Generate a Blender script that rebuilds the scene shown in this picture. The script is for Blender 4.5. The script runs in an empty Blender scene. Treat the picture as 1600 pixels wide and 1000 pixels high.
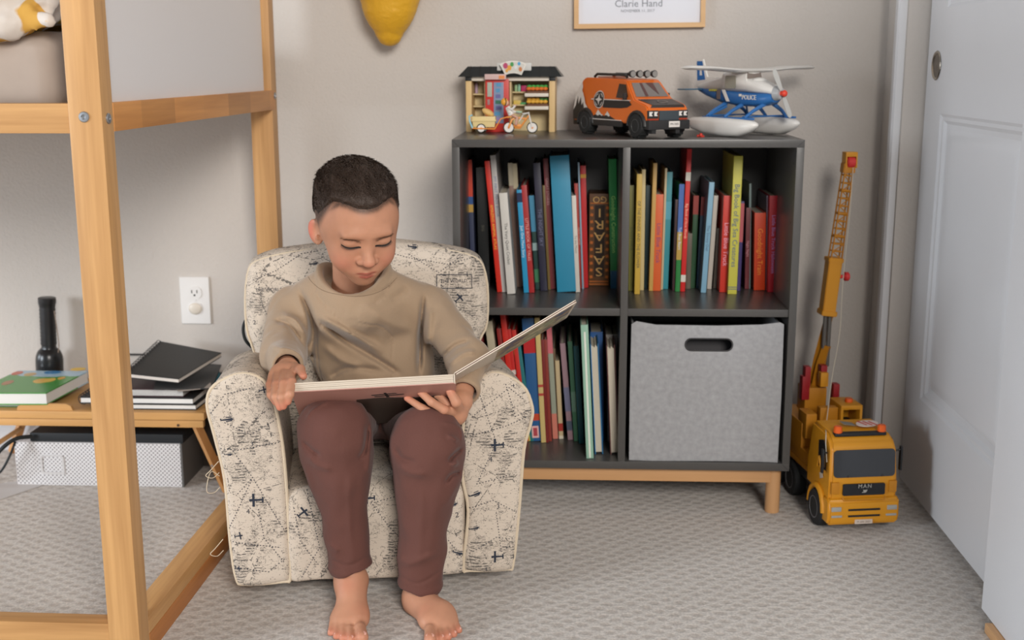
import bpy, bmesh, math, random
import numpy as np
from mathutils import Vector, Matrix, Euler
from mathutils.geometry import tessellate_polygon
from mathutils.bvhtree import BVHTree
random.seed(7)
SC = bpy.context.scene
COL = SC.collection
R = math.radians

# ------------------------------------------------------------------ camera
CAM_POS = np.array([0.23704634, -2.41165792, 0.93133])
YAW, PITCH, ROLL, FPX = 0.04838858, 0.20870737, -0.00203431, 1872.283
_fw = np.array([-math.sin(YAW) * math.cos(PITCH), math.cos(YAW) * math.cos(PITCH), -math.sin(PITCH)])
_r0 = np.array([math.cos(YAW), math.sin(YAW), 0.0]); _u0 = np.cross(_r0, _fw)
_rt = math.cos(ROLL) * _r0 + math.sin(ROLL) * _u0
_up = math.cos(ROLL) * _u0 - math.sin(ROLL) * _r0
cam_data = bpy.data.cameras.new('camera'); cam = bpy.data.objects.new('camera', cam_data); COL.objects.link(cam)
M = Matrix.Identity(4)
for i in range(3):
    M[i][0] = _rt[i]; M[i][1] = _up[i]; M[i][2] = -_fw[i]; M[i][3] = CAM_POS[i]
cam.matrix_world = M
cam_data.sensor_width = 36.0; cam_data.lens = FPX / 1600 * 36.0
cam_data.clip_start = 0.05; cam_data.clip_end = 60
cam_data.dof.use_dof = True; cam_data.dof.focus_distance = 1.98; cam_data.dof.aperture_fstop = 4.5
SC.camera = cam

# ------------------------------------------------------------------ world, lights, exposure
world = bpy.data.worlds.new('world'); SC.world = world; world.use_nodes = True
wbg = world.node_tree.nodes['Background']
wbg.inputs['Color'].default_value = (0.92, 0.95, 1.0, 1); wbg.inputs['Strength'].default_value = 0.165
def area(name, loc, target, sx, sy, power, color):
    l = bpy.data.lights.new(name, 'AREA'); l.shape = 'RECTANGLE'; l.size = sx; l.size_y = sy
    l.energy = power; l.color = color
    o = bpy.data.objects.new(name, l); COL.objects.link(o); o.location = loc
    o.rotation_euler = (Vector(target) - Vector(loc)).to_track_quat('-Z', 'Y').to_euler()
    return o
area('window_light_left', (-4.3, -3.3, 1.35), (0.1, 0.0, 0.5), 1.2, 1.35, 112, (0.86, 0.93, 1.0))
area('fill_light_foot', (-4.7, -0.75, 1.15), (-0.7, -0.2, 0.1), 1.1, 1.2, 44, (0.84, 0.92, 1.0))  # added cool fill brightening the carpet under the bed; no window seen there
area('fill_light_room', (1.3, -4.6, 2.3), (-0.35, 0.0, 0.65), 1.4, 1.2, 134, (1.0, 0.95, 0.89))  # warm fill added from the right front, not a known window
SC.view_settings.view_transform = 'Standard'; SC.view_settings.look = 'None'
SC.view_settings.gamma = 1.0; SC.view_settings.use_curve_mapping = False
SC.view_settings.exposure = 0.45

# ------------------------------------------------------------------ unprojection (where a thing seen at a pixel stands at a given depth)
def _ray(x, y): return _fw + _rt * (x - 800) / FPX - _up * (y - 500) / FPX
def at(x, y, Y):
    d = _ray(x, y); return CAM_POS + d * ((Y - CAM_POS[1]) / d[1])
def atz(x, y, Z):
    d = _ray(x, y); return CAM_POS + d * ((Z - CAM_POS[2]) / d[2])
def atx(x, y, X):
    d = _ray(x, y); return CAM_POS + d * ((X - CAM_POS[0]) / d[0])

# ------------------------------------------------------------------ materials
def srgb(r, g, b):
    f = lambda c: (c / 255 / 12.92) if c / 255 <= 0.04045 else ((c / 255 + 0.055) / 1.055) ** 2.4
    return (f(r), f(g), f(b), 1.0)
_mats = {}
def mat(name, rgb, rough=0.6, metal=0.0, bump=0.0, scale=60.0, var=0.06, trans=0.0, spec=0.5, alpha=1.0, coat=0.0, sheen=0.0, sss=0.0):
    if name in _mats: return _mats[name]
    m = bpy.data.materials.new(name); m.use_nodes = True; _mats[name] = m
    nt = m.node_tree; N = nt.nodes; L = nt.links; b = N['Principled BSDF']
    col = srgb(*rgb) if len(rgb) == 3 and max(rgb) > 1.001 else tuple(rgb[:3]) + (1,)
    b.inputs['Roughness'].default_value = rough; b.inputs['Metallic'].default_value = metal
    b.inputs['Specular IOR Level'].default_value = spec
    if trans: b.inputs['Transmission Weight'].default_value = trans
    if alpha < 1: b.inputs['Alpha'].default_value = alpha
    if coat: b.inputs['Coat Weight'].default_value = coat
    if sheen: b.inputs['Sheen Weight'].default_value = sheen
    tc = N.new('ShaderNodeTexCoord'); nz = N.new('ShaderNodeTexNoise')
    nz.inputs['Scale'].default_value = scale; nz.inputs['Detail'].default_value = 3
    L.new(tc.outputs['Object'], nz.inputs['Vector'])
    mr = N.new('ShaderNodeMapRange'); mr.inputs['To Min'].default_value = 1 - var; mr.inputs['To Max'].default_value = 1 + var
    L.new(nz.outputs['Fac'], mr.inputs['Value'])
    mx = N.new('ShaderNodeVectorMath'); mx.operation = 'SCALE'; mx.inputs[0].default_value = col[:3]
    L.new(mr.outputs['Result'], mx.inputs['Scale']); L.new(mx.outputs['Vector'], b.inputs['Base Color'])
    if bump:
        bp = N.new('ShaderNodeBump'); bp.inputs['Strength'].default_value = bump; bp.inputs['Distance'].default_value = 0.002
        L.new(nz.outputs['Fac'], bp.inputs['Height']); L.new(bp.outputs['Normal'], b.inputs['Normal'])
    return m
def pl(rgb, rough=0.35, name=None, **k):
    """plain moulded plastic / painted surface of one colour"""
    return mat(name or 'plastic_%d_%d_%d_%d' % (rgb[0], rgb[1], rgb[2], int(rough * 100)), rgb, rough, var=0.03, scale=30, **k)
def nodes_of(m): return m.node_tree.nodes, m.node_tree.links, m.node_tree.nodes['Principled BSDF']

# ------------------------------------------------------------------ object helpers
def thing(name, label, cat, loc=(0, 0, 0), rot=(0, 0, 0), group=None):
    o = bpy.data.objects.new(name, None); COL.objects.link(o)
    o.empty_display_size = 0.05
    o.location = loc; o.rotation_euler = rot
    tag(o, label, cat, group); return o
def tag(o, label, cat, group=None):
    o['label'] = label; o['category'] = cat
    if group: o['group'] = group
    return o
def struct(o): o['kind'] = 'structure'; return o
class MB:
    """collects shapes into ONE mesh"""
    def __init__(s): s.bm = bmesh.new(); s.mats = []; s.mi = 0
    def m(s, mat):
        if mat not in s.mats: s.mats.append(mat)
        s.mi = s.mats.index(mat); return s
    def _add(s, src, mtx=None):
        vm = {}
        for v in src.verts: vm[v] = s.bm.verts.new(mtx @ v.co if mtx else v.co)
        for f in src.faces:
            try:
                nf = s.bm.faces.new([vm[v] for v in f.verts]); nf.material_index = s.mi; nf.smooth = True
            except ValueError: pass
        src.free(); return s
    def box(s, c, d, rot=None, bev=0.0, seg=2, taper=None):
        b = bmesh.new(); bmesh.ops.create_cube(b, size=1.0)
        for v in b.verts:
            v.co = Vector((v.co.x * d[0], v.co.y * d[1], v.co.z * d[2]))
            if taper and v.co.z > 0: v.co.x *= taper[0]; v.co.y *= taper[1]
        if bev > 0: bmesh.ops.bevel(b, geom=b.edges[:], offset=min(bev, min(d) * 0.49), segments=seg, affect='EDGES', profile=0.7)
        m = Matrix.Translation(Vector(c))
        if rot is not None: m = m @ (Euler(rot).to_matrix().to_4x4() if not isinstance(rot, Matrix) else rot.to_4x4())
        return s._add(b, m)
    def bx(s, x0, x1, y0, y1, z0, z1, bev=0.0, seg=2):
        return s.box(((x0 + x1) / 2, (y0 + y1) / 2, (z0 + z1) / 2), (abs(x1 - x0), abs(y1 - y0), abs(z1 - z0)), None, bev, seg)
    def cyl(s, p0, p1, r0, r1=None, seg=20, bev=0.0):
        r1 = r0 if r1 is None else r1
        p0 = Vector(p0); p1 = Vector(p1); d = p1 - p0; L = d.length
        b = bmesh.new(); bmesh.ops.create_cone(b, cap_ends=True, segments=seg, radius1=max(r0, 1e-5), radius2=max(r1, 1e-5), depth=L)
        if bev > 0:
            es = [e for e in b.edges if len(e.link_faces) == 2 and any(len(f.verts) > 4 for f in e.link_faces)]
            bmesh.ops.bevel(b, geom=es, offset=bev, segments=2, affect='EDGES')
        m = Matrix.Translation((p0 + p1) / 2) @ d.to_track_quat('Z', 'Y').to_matrix().to_4x4()
        return s._add(b, m)
    def sph(s, c, r, scale=(1, 1, 1), rot=None, seg=20):
        b = bmesh.new(); bmesh.ops.create_uvsphere(b, u_segments=seg, v_segments=max(6, seg // 2), radius=r)
        m = Matrix.Translation(Vector(c)) @ (Euler(rot).to_matrix().to_4x4() if rot else Matrix.Identity(4)) @ Matrix.Diagonal((*scale, 1))
        return s._add(b, m)
    def tube(s, pts, r, seg=8, closed=False, caps=True):
        pts = [Vector(p) for p in pts]; n = len(pts); rr = r if isinstance(r, (list, tuple)) else [r] * n
        rings = []; up = None
        for i, p in enumerate(pts):
            a = pts[(i - 1) % n] if (closed or i > 0) else p; b_ = pts[(i + 1) % n] if (closed or i < n - 1) else p
            t = (b_ - a).normalized()
            if up is None:
                up = Vector((0, 0, 1)) if abs(t.z) < 0.9 else Vector((1, 0, 0))
            nx = t.cross(up).normalized(); up = nx.cross(t).normalized()
            rings.append([s.bm.verts.new(p + (nx * math.cos(2 * math.pi * k / seg) + up * math.sin(2 * math.pi * k / seg)) * rr[i]) for k in range(seg)])
        for i in range(n if closed else n - 1):
            A = rings[i]; B = rings[(i + 1) % n]
            for k in range(seg):
                f = s.bm.faces.new((A[k], A[(k + 1) % seg], B[(k + 1) % seg], B[k])); f.material_index = s.mi; f.smooth = True
        if caps and not closed:
            for rg, rev in ((rings[0], False), (rings[-1], True)):
                f = s.bm.faces.new(rg[::-1] if rev else rg); f.material_index = s.mi
        return s
    def lathe(s, prof, mtx=None, seg=28):
        mtx = mtx or Matrix.Identity(4); rings = []
        for r, z in prof:
            rings.append([s.bm.verts.new(mtx @ Vector((r * math.cos(2 * math.pi * k / seg), r * math.sin(2 * math.pi * k / seg), z))) for k in range(seg)])
        for A, B in zip(rings, rings[1:]):
            for k in range(seg):
                f = s.bm.faces.new((A[k], A[(k + 1) % seg], B[(k + 1) % seg], B[k])); f.material_index = s.mi; f.smooth = True
        return s
    def prism(s, outer, th, mtx=None, holes=(), bev=0.0):
        """flat outline in local XY extruded from z=0 to z=th, with holes"""
        mtx = mtx or Matrix.Identity(4)
        loops = [list(outer)] + [list(h) for h in holes]
        flat = [p for l in loops for p in l]
        tris = tessellate_polygon([[Vector((p[0], p[1], 0)) for p in l] for l in loops])
        V0 = [s.bm.verts.new(mtx @ Vector((p[0], p[1], 0))) for p in flat]
        V1 = [s.bm.verts.new(mtx @ Vector((p[0], p[1], th))) for p in flat]
        def F(vs):
            try: f = s.bm.faces.new(vs); f.material_index = s.mi
            except ValueError: pass
        for t in tris:
            a, b, c = [flat[i] for i in t]
            ar = (b[0] - a[0]) * (c[1] - a[1]) - (b[1] - a[1]) * (c[0] - a[0])
            t = t if ar > 0 else t[::-1]
            F([V1[i] for i in t]); F([V0[i] for i in t][::-1])
        k = 0
        for li, l in enumerate(loops):
            n = len(l); A = sum(l[i][0] * l[(i + 1) % n][1] - l[(i + 1) % n][0] * l[i][1] for i in range(n))
            for i in range(n):
                a, b = k + i, k + (i + 1) % n
                q = [V0[a], V0[b], V1[b], V1[a]]
                if (A > 0) != (li == 0): q = q[::-1]
                F(q)
            k += n
        return s
    def poly(s, pts):
        try: f = s.bm.faces.new([s.bm.verts.new(Vector(p)) for p in pts]); f.material_index = s.mi
        except ValueError: pass
        return s
    def text(s, txt, size, mtx, ext=0.0002, align='CENTER', font_space=1.0):
        c = bpy.data.curves.new('t', 'FONT'); c.body = txt; c.size = size; c.align_x = align; c.align_y = 'CENTER'
        c.extrude = ext; c.resolution_u = 2; c.space_character = font_space
        o = bpy.data.objects.new('t', c); COL.objects.link(o)
        dg = bpy.context.evaluated_depsgraph_get(); me = bpy.data.meshes.new_from_object(o.evaluated_get(dg))
        b = bmesh.new(); b.from_mesh(me); s._add(b, mtx)
        bpy.data.objects.remove(o); bpy.data.curves.remove(c); bpy.data.meshes.remove(me); return s
    def build(s, name, mat=None, parent=None, angle=35, loc=None, rot=None, recalc=False):
        if recalc: bmesh.ops.recalc_face_normals(s.bm, faces=s.bm.faces[:])
        me = bpy.data.meshes.new(name); s.bm.to_mesh(me); s.bm.free()
        if mat: me.materials.append(mat)
        else:
            for m in s.mats: me.materials.append(m)
        me.polygons.foreach_set('use_smooth', [True] * len(me.polygons))
        try: me.set_sharp_from_angle(angle=R(angle))
        except Exception: pass
        o = bpy.data.objects.new(name, me); COL.objects.link(o)
        if parent: o.parent = parent
        if loc is not None: o.location = loc
        if rot is not None: o.rotation_euler = rot
        return o
def rrect(w, h, r, seg=5, cx=0, cy=0):
    pts = []
    for sx, sy, a0 in ((1, 1, 0), (-1, 1, 90), (-1, -1, 180), (1, -1, 270)):
        for k in range(seg + 1):
            a = R(a0 + 90 * k / seg); pts.append((cx + sx * (w / 2 - r) + r * math.cos(a), cy + sy * (h / 2 - r) + r * math.sin(a)))
    return pts
def circ(r, n=24, cx=0, cy=0, sx=1, sy=1): return [(cx + r * sx * math.cos(2 * math.pi * k / n), cy + r * sy * math.sin(2 * math.pi * k / n)) for k in range(n)]
def frame_mtx(o, x, y):
    """matrix with local x along x, local y along y, z = x cross y, origin o"""
    x = Vector(x).normalized(); y = Vector(y); z = x.cross(y).normalized(); y = z.cross(x)
    return Matrix(((x.x, y.x, z.x, o[0]), (x.y, y.y, z.y, o[1]), (x.z, y.z, z.z, o[2]), (0, 0, 0, 1)))
def FRONT(x, y, z): return frame_mtx((x, y, z), (1, 0, 0), (0, 0, 1))   # plane facing -Y: local x=+X, y=+Z, z=-Y
# ------------------------------------------------------------------ distance fields for soft forms
def _a(v): return np.asarray(v, dtype=np.float32)
def caps(P, a, b, ra, rb=None):
    rb = ra if rb is None else rb; a = _a(a); b = _a(b); ab = b - a
    t = np.clip(((P - a) @ ab) / max(float(ab @ ab), 1e-12), 0, 1)
    return np.linalg.norm(P - a - t[:, None] * ab, axis=1) - (ra + (rb - ra) * t)
def ell(P, c, r, Rm=None):
    q = P - _a(c)
    if Rm is not None: q = q @ _a(Rm)
    r = _a(r); k0 = np.linalg.norm(q / r, axis=1); k1 = np.linalg.norm(q / (r * r), axis=1)
    return k0 * (k0 - 1) / np.maximum(k1, 1e-6)
def rbox(P, c, h, r, Rm=None):
    q = P - _a(c)
    if Rm is not None: q = q @ _a(Rm)
    q = np.abs(q) - (_a(h) - r)
    return np.linalg.norm(np.maximum(q, 0), axis=1) + np.minimum(q.max(axis=1), 0) - r
def smin(a, b, k):
    h = np.clip(0.5 + 0.5 * (b - a) / k, 0, 1); return b * (1 - h) + a * h - k * h * (1 - h)
def smax(a, b, k): return -smin(-a, -b, k)
def sstep(e0, e1, x):
    t = np.clip((x - e0) / (e1 - e0), 0, 1); return t * t * (3 - 2 * t)
def _hash(i, j, k):
    n = (i * 73856093) ^ (j * 19349663) ^ (k * 83492791); n = (n ^ (n >> 13)) * 1274126177
    return ((n ^ (n >> 16)) & 0xffff).astype(np.float32) / 65535.0
def vnoise(P, s):
    Q = P * s + 100.0; I = np.floor(Q).astype(np.int64); F = (Q - I).astype(np.float32); F = F * F * (3 - 2 * F); out = 0
    for dx in (0, 1):
        for dy in (0, 1):
            for dz in (0, 1):
                w = (F[:, 0] if dx else 1 - F[:, 0]) * (F[:, 1] if dy else 1 - F[:, 1]) * (F[:, 2] if dz else 1 - F[:, 2])
                out = out + w * _hash(I[:, 0] + dx, I[:, 1] + dy, I[:, 2] + dz)
    return out - 0.5
def poly2(U, V, pts):
    """signed distance to a 2D polygon"""
    p = np.stack([U, V], 1); n = len(pts); d = np.full(len(U), 1e9, np.float32); s = np.ones(len(U), np.float32)
    for i in range(n):
        a = _a(pts[i]); b = _a(pts[(i - 1) % n]); e = b - a; w = p - a
        t = np.clip((w @ e) / max(float(e @ e), 1e-12), 0, 1); q = w - t[:, None] * e
        d = np.minimum(d, (q * q).sum(1))
        c1 = p[:, 1] >= a[1]; c2 = p[:, 1] < b[1]; c3 = e[0] * w[:, 1] > e[1] * w[:, 0]
        fl = (c1 & c2 & c3) | (~c1 & ~c2 & ~c3); s = np.where(fl, -s, s)
    return s * np.sqrt(d)
def in_box(f, lo, hi, m=0.03):
    lo = _a(lo); hi = _a(hi)
    def g(P):
        q = np.maximum(np.maximum(lo - P, P - hi), 0); dist = np.linalg.norm(q, axis=1); out = dist + m
        k = dist < m
        if k.any(): out[k] = f(P[k])
        return out
    return g
def spline(pts, n=8):
    """Catmull-Rom through 2D/3D points (closed)"""
    P = [np.array(p, float) for p in pts]; N = len(P); out = []
    for i in range(N):
        a, b, c, d = P[i - 1], P[i], P[(i + 1) % N], P[(i + 2) % N]
        for k in range(n):
            t = k / n; out.append(tuple(0.5 * ((2 * b) + (c - a) * t + (2 * a - 5 * b + 4 * c - d) * t * t + (3 * b - a - 3 * c + d) * t ** 3)))
    return out
def ospline(pts, n=8):
    P = [np.array(p, float) for p in pts]; P = [2 * P[0] - P[1]] + P + [2 * P[-1] - P[-2]]; out = []
    for i in range(1, len(P) - 2):
        a, b, c, d = P[i - 1:i + 3]
        for k in range(n):
            t = k / n; out.append(0.5 * ((2 * b) + (c - a) * t + (2 * a - 5 * b + 4 * c - d) * t * t + (3 * b - a - 3 * c + d) * t ** 3))
    out.append(P[-2]); return out
def field_mesh(f, lo, hi, h):
    """surface-nets mesh of a distance field; returns verts, quads"""
    lo = np.array(lo, float); hi = np.array(hi, float); B = 8
    nb = np.ceil((hi - lo) / (h * B)).astype(int); n = nb * B
    ax = [lo[i] + (np.arange(nb[i]) + 0.5) * B * h for i in range(3)]
    C = np.stack(np.meshgrid(*ax, indexing='ij'), -1).reshape(-1, 3).astype(np.float32)
    def ev(P):
        out = np.empty(len(P), np.float32)
        for i in range(0, len(P), 200000): out[i:i + 200000] = f(P[i:i + 200000])
        return out
    cd = ev(C); G = np.repeat(np.repeat(np.repeat(cd.reshape(nb), B, 0), B, 1), B, 2)
    keep = np.where(np.abs(cd) < B * h * 0.87 * 1.5 + 0.004)[0]
    off = np.stack(np.meshgrid(*[np.arange(B)] * 3, indexing='ij'), -1).reshape(-1, 3)
    bi = np.stack(np.unravel_index(keep, nb), 1) * B
    I = (bi[:, None, :] + off[None]).reshape(-1, 3)
    v = ev((lo + I * h).astype(np.float32)); G[I[:, 0], I[:, 1], I[:, 2]] = v
    S = G < 0
    mn = np.zeros(np.array(n) - 1, np.int8)
    for dx in (0, 1):
        for dy in (0, 1):
            for dz in (0, 1): mn += S[dx:n[0] - 1 + dx, dy:n[1] - 1 + dy, dz:n[2] - 1 + dz]
    cells = np.stack(np.where((mn > 0) & (mn < 8)), 1); vid = np.full(mn.shape, -1, np.int32); vid[tuple(cells.T)] = np.arange(len(cells))
    acc = np.zeros((len(cells), 3)); cnt = np.zeros(len(cells))
    cor = [(x, y, z) for x in (0, 1) for y in (0, 1) for z in (0, 1)]
    for a in cor:
        for d in range(3):
            if a[d]: continue
            b = list(a); b[d] = 1
            ga = G[cells[:, 0] + a[0], cells[:, 1] + a[1], cells[:, 2] + a[2]]; gb = G[cells[:, 0] + b[0], cells[:, 1] + b[1], cells[:, 2] + b[2]]
            k = (ga < 0) != (gb < 0); t = np.where(k, ga / np.where(k, ga - gb, 1), 0)
            p = np.tile(np.array(a, float), (len(cells), 1)); p[:, d] = t
            acc[k] += p[k]; cnt[k] += 1
    V = lo + (cells + acc / cnt[:, None]) * h; Q = []
    for d in range(3):
        sl0 = [slice(None)] * 3; sl1 = [slice(None)] * 3; sl0[d] = slice(0, -1); sl1[d] = slice(1, None)
        e = np.stack(np.where(S[tuple(sl0)] != S[tuple(sl1)]), 1); u, w = (d + 1) % 3, (d + 2) % 3
        e = e[(e[:, u] > 0) & (e[:, w] > 0) & (e[:, u] < n[u] - 1) & (e[:, w] < n[w] - 1)]
        sg = S[tuple(e.T)]; qs = []
        for du, dw in ((-1, -1), (0, -1), (0, 0), (-1, 0)):
            c = e.copy(); c[:, u] += du; c[:, w] += dw; qs.append(vid[tuple(c.T)])
        q = np.stack(qs, 1); q[~sg] = q[~sg][:, ::-1]; Q.append(q)
    Q = np.concatenate(Q); Q = Q[(Q >= 0).all(1)]
    return V, Q
def sdf_obj(name, f, lo, hi, h, mat, parent=None, origin=(0, 0, 0), colors=None, relax=1):
    V, Q = field_mesh(f, lo, hi, h)
    for _ in range(relax):
        A = np.zeros_like(V); c = np.zeros(len(V))
        for i in range(4):
            for j in ((i + 1) % 4, (i + 3) % 4): np.add.at(A, Q[:, i], V[Q[:, j]]); np.add.at(c, Q[:, i], 1)
        V = 0.5 * V + 0.5 * A / np.maximum(c, 1)[:, None]
    V = V - np.array(origin)
    me = bpy.data.meshes.new(name); me.vertices.add(len(V)); me.vertices.foreach_set('co', V.astype(np.float32).ravel())
    me.loops.add(len(Q) * 4); me.loops.foreach_set('vertex_index', Q.astype(np.int32).ravel())
    me.polygons.add(len(Q)); me.polygons.foreach_set('loop_start', np.arange(0, len(Q) * 4, 4, dtype=np.int32))
    me.polygons.foreach_set('loop_total', np.full(len(Q), 4, np.int32)); me.update(calc_edges=True)
    me.polygons.foreach_set('use_smooth', [True] * len(Q)); me.materials.append(mat)
    if colors is not None:
        c = colors((V + np.array(origin)).astype(np.float32)); at_ = me.color_attributes.new('paint', 'FLOAT_COLOR', 'POINT')
        at_.data.foreach_set('color', np.concatenate([c, np.ones((len(c), 1))], 1).astype(np.float32).ravel())
    o = bpy.data.objects.new(name, me); COL.objects.link(o)
    if parent: o.parent = parent
    return o
# ------------------------------------------------------------------ shared materials
def wood(name, rgb, axis='z', contrast=0.26, rough=0.45, fine=1.0, joints=0):
    if name in _mats: return _mats[name]
    m = bpy.data.materials.new(name); m.use_nodes = True; _mats[name] = m; N, L, b = nodes_of(m)
    tc = N.new('ShaderNodeTexCoord'); mp = N.new('ShaderNodeMapping')
    s = {'x': (1.2, 26, 26), 'y': (26, 1.2, 26), 'z': (26, 26, 1.2)}[axis]; mp.inputs['Scale'].default_value = [k * fine for k in s]
    L.new(tc.outputs['Object'], mp.inputs['Vector'])
    n1 = N.new('ShaderNodeTexNoise'); n1.inputs['Scale'].default_value = 1.0; n1.inputs['Detail'].default_value = 4; n1.inputs['Distortion'].default_value = 0.6
    n2 = N.new('ShaderNodeTexNoise'); n2.inputs['Scale'].default_value = 6.0; n2.inputs['Detail'].default_value = 3
    L.new(mp.outputs['Vector'], n1.inputs['Vector']); L.new(mp.outputs['Vector'], n2.inputs['Vector'])
    ad = N.new('ShaderNodeMath'); ad.operation = 'MULTIPLY_ADD'; ad.inputs[1].default_value = 0.35
    L.new(n2.outputs['Fac'], ad.inputs[0]); L.new(n1.outputs['Fac'], ad.inputs[2])
    cr = N.new('ShaderNodeValToRGB'); c = srgb(*rgb); k = contrast
    cr.color_ramp.elements[0].position = 0.42; cr.color_ramp.elements[0].color = (c[0] * (1 - k), c[1] * (1 - 1.3 * k), c[2] * (1 - 1.6 * k), 1)
    cr.color_ramp.elements[1].position = 0.85; cr.color_ramp.elements[1].color = (c[0] * (1 + k * .6), c[1] * (1 + k * .6), c[2] * (1 + k * .6), 1)
    L.new(ad.outputs[0], cr.inputs['Fac']); out = cr.outputs['Color']
    if joints:   # finger-jointed strips of differing tone
        sp = N.new('ShaderNodeSeparateXYZ'); L.new(tc.outputs['Object'], sp.inputs[0])
        ml = N.new('ShaderNodeMath'); ml.operation = 'MULTIPLY'; ml.inputs[1].default_value = joints; L.new(sp.outputs['XYZ'.index(axis.upper())], ml.inputs[0])
        fl = N.new('ShaderNodeMath'); fl.operation = 'FLOOR'; L.new(ml.outputs[0], fl.inputs[0])
        wn = N.new('ShaderNodeTexWhiteNoise'); wn.noise_dimensions = '1D'; L.new(fl.outputs[0], wn.inputs['W'])
        mr = N.new('ShaderNodeMapRange'); mr.inputs['To Min'].default_value = 0.84; mr.inputs['To Max'].default_value = 1.18; L.new(wn.outputs['Value'], mr.inputs['Value'])
        vm = N.new('ShaderNodeVectorMath'); vm.operation = 'SCALE'; L.new(out, vm.inputs[0]); L.new(mr.outputs['Result'], vm.inputs['Scale']); out = vm.outputs['Vector']
    L.new(out, b.inputs['Base Color']); b.inputs['Roughness'].default_value = rough
    bp = N.new('ShaderNodeBump'); bp.inputs['Strength'].default_value = 0.12; bp.inputs['Distance'].default_value = 0.001
    L.new(ad.outputs[0], bp.inputs['Height']); L.new(bp.outputs['Normal'], b.inputs['Normal']); return m
PINE = (192, 148, 96)
M_paint = mat('wall_paint', (196, 189, 182), 0.75, bump=0.55, scale=170, var=0.02)
M_white = mat('white_paint', (215, 215, 217), 0.45, bump=0.08, scale=300, var=0.015)
M_ceiling = mat('ceiling_paint', (225, 223, 220), 0.85, bump=0.3, scale=120, var=0.02)

def carpet():
    m = bpy.data.materials.new('loop_carpet'); m.use_nodes = True; N, L, b = nodes_of(m)
    tc = N.new('ShaderNodeTexCoord'); mp = N.new('ShaderNodeMapping'); mp.inputs['Rotation'].default_value = (0, 0, R(38)); mp.inputs['Scale'].default_value = (34, 46, 1)
    L.new(tc.outputs['Object'], mp.inputs['Vector'])
    nd = N.new('ShaderNodeTexNoise'); nd.inputs['Scale'].default_value = 25; L.new(tc.outputs['Object'], nd.inputs['Vector'])
    va = N.new('ShaderNodeVectorMath'); va.operation = 'MULTIPLY_ADD'; va.inputs[1].default_value = (0.7, 0.7, 0); L.new(nd.outputs['Color'], va.inputs[0]); L.new(mp.outputs['Vector'], va.inputs[2])
    vo = N.new('ShaderNodeTexVoronoi'); vo.voronoi_dimensions = '2D'; vo.inputs['Scale'].default_value = 1.0; vo.inputs['Randomness'].default_value = 0.12; L.new(va.outputs['Vector'], vo.inputs['Vector'])
    pat = N.new('ShaderNodeMapRange'); pat.inputs['From Min'].default_value = 0.12; pat.inputs['From Max'].default_value = 0.5; pat.interpolation_type = 'SMOOTHSTEP'; L.new(vo.outputs['Distance'], pat.inputs['Value'])
    fib = N.new('ShaderNodeTexNoise'); fib.inputs['Scale'].default_value = 420; fib.inputs['Detail'].default_value = 4; fib.inputs['Roughness'].default_value = 0.7; L.new(tc.outputs['Object'], fib.inputs['Vector'])
    fl = N.new('ShaderNodeTexNoise'); fl.inputs['Scale'].default_value = 190; fl.inputs['Detail'].default_value = 2; L.new(tc.outputs['Object'], fl.inputs['Vector'])
    h = N.new('ShaderNodeMath'); h.operation = 'MULTIPLY_ADD'; h.inputs[1].default_value = 1.6; L.new(fib.outputs['Fac'], h.inputs[0]); L.new(pat.outputs['Result'], h.inputs[2])
    bp = N.new('ShaderNodeBump'); bp.inputs['Strength'].default_value = 0.8; bp.inputs['Distance'].default_value = 0.0026; L.new(h.outputs[0], bp.inputs['Height']); L.new(bp.outputs['Normal'], b.inputs['Normal'])
    mx = N.new('ShaderNodeMix'); mx.data_type = 'RGBA'; mx.inputs['A'].default_value = srgb(199, 188, 178); mx.inputs['B'].default_value = srgb(217, 209, 201)
    L.new(pat.outputs['Result'], mx.inputs['Factor'])
    cr = N.new('ShaderNodeMapRange'); cr.inputs['From Min'].default_value = 0.38; cr.inputs['From Max'].default_value = 0.62; cr.inputs['To Min'].default_value = 0.80; cr.inputs['To Max'].default_value = 1.06
    L.new(fl.outputs['Fac'], cr.inputs['Value'])
    sc = N.new('ShaderNodeVectorMath'); sc.operation = 'SCALE'; L.new(mx.outputs['Result'], sc.inputs[0]); L.new(cr.outputs['Result'], sc.inputs['Scale'])
    L.new(sc.outputs['Vector'], b.inputs['Base Color']); b.inputs['Roughness'].default_value = 0.95; b.inputs['Sheen Weight'].default_value = 0.25; b.inputs['Specular IOR Level'].default_value = 0.15
    return m

# ------------------------------------------------------------------ the setting
WY = 0.385          # back wall
b = MB(); b.bx(-5.2, 2.2, -5.4, WY + 0.15, -0.06, 0.0); struct(b.build('floor', carpet()))
b = MB(); b.bx(-5.2, 0.945, WY, WY + 0.12, 0.0, 2.44); struct(b.build('wall_back', M_paint))
# right wall with the closet opening: stub beside the opening, its casing and the header above the doors
b = MB(); b.bx(0.945, 1.05, 0.225, WY + 0.12, 0.0, 2.44); struct(b.build('wall_right', M_paint))
b = MB(); b.bx(0.945, 1.05, -1.75, 0.225, 2.06, 2.44); struct(b.build('wall_right_header', M_paint))
b = MB()
prof = [(0, 0), (0.004, 0), (0.007, 0.010), (0.013, 0.016), (0.014, 0.030), (0.017, 0.036), (0.018, 0.054), (0.014, 0.060), (0, 0.060)]
pts = [(0.945 - a_, 0.292 - b_) for a_, b_ in prof]
b.prism(pts, 2.10); o = struct(b.build('trim_1', M_white, recalc=True, angle=25))
b = MB(); b.bx(-5.2, 0.944, WY - 0.013, WY, 0.0, 0.085, 0.003); struct(b.build('baseboard_back', M_white))
b = MB(); b.bx(0.945, 1.04, 0.222, 0.2255, 0.0, 2.06); struct(b.build('trim_2', M_paint))

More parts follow.
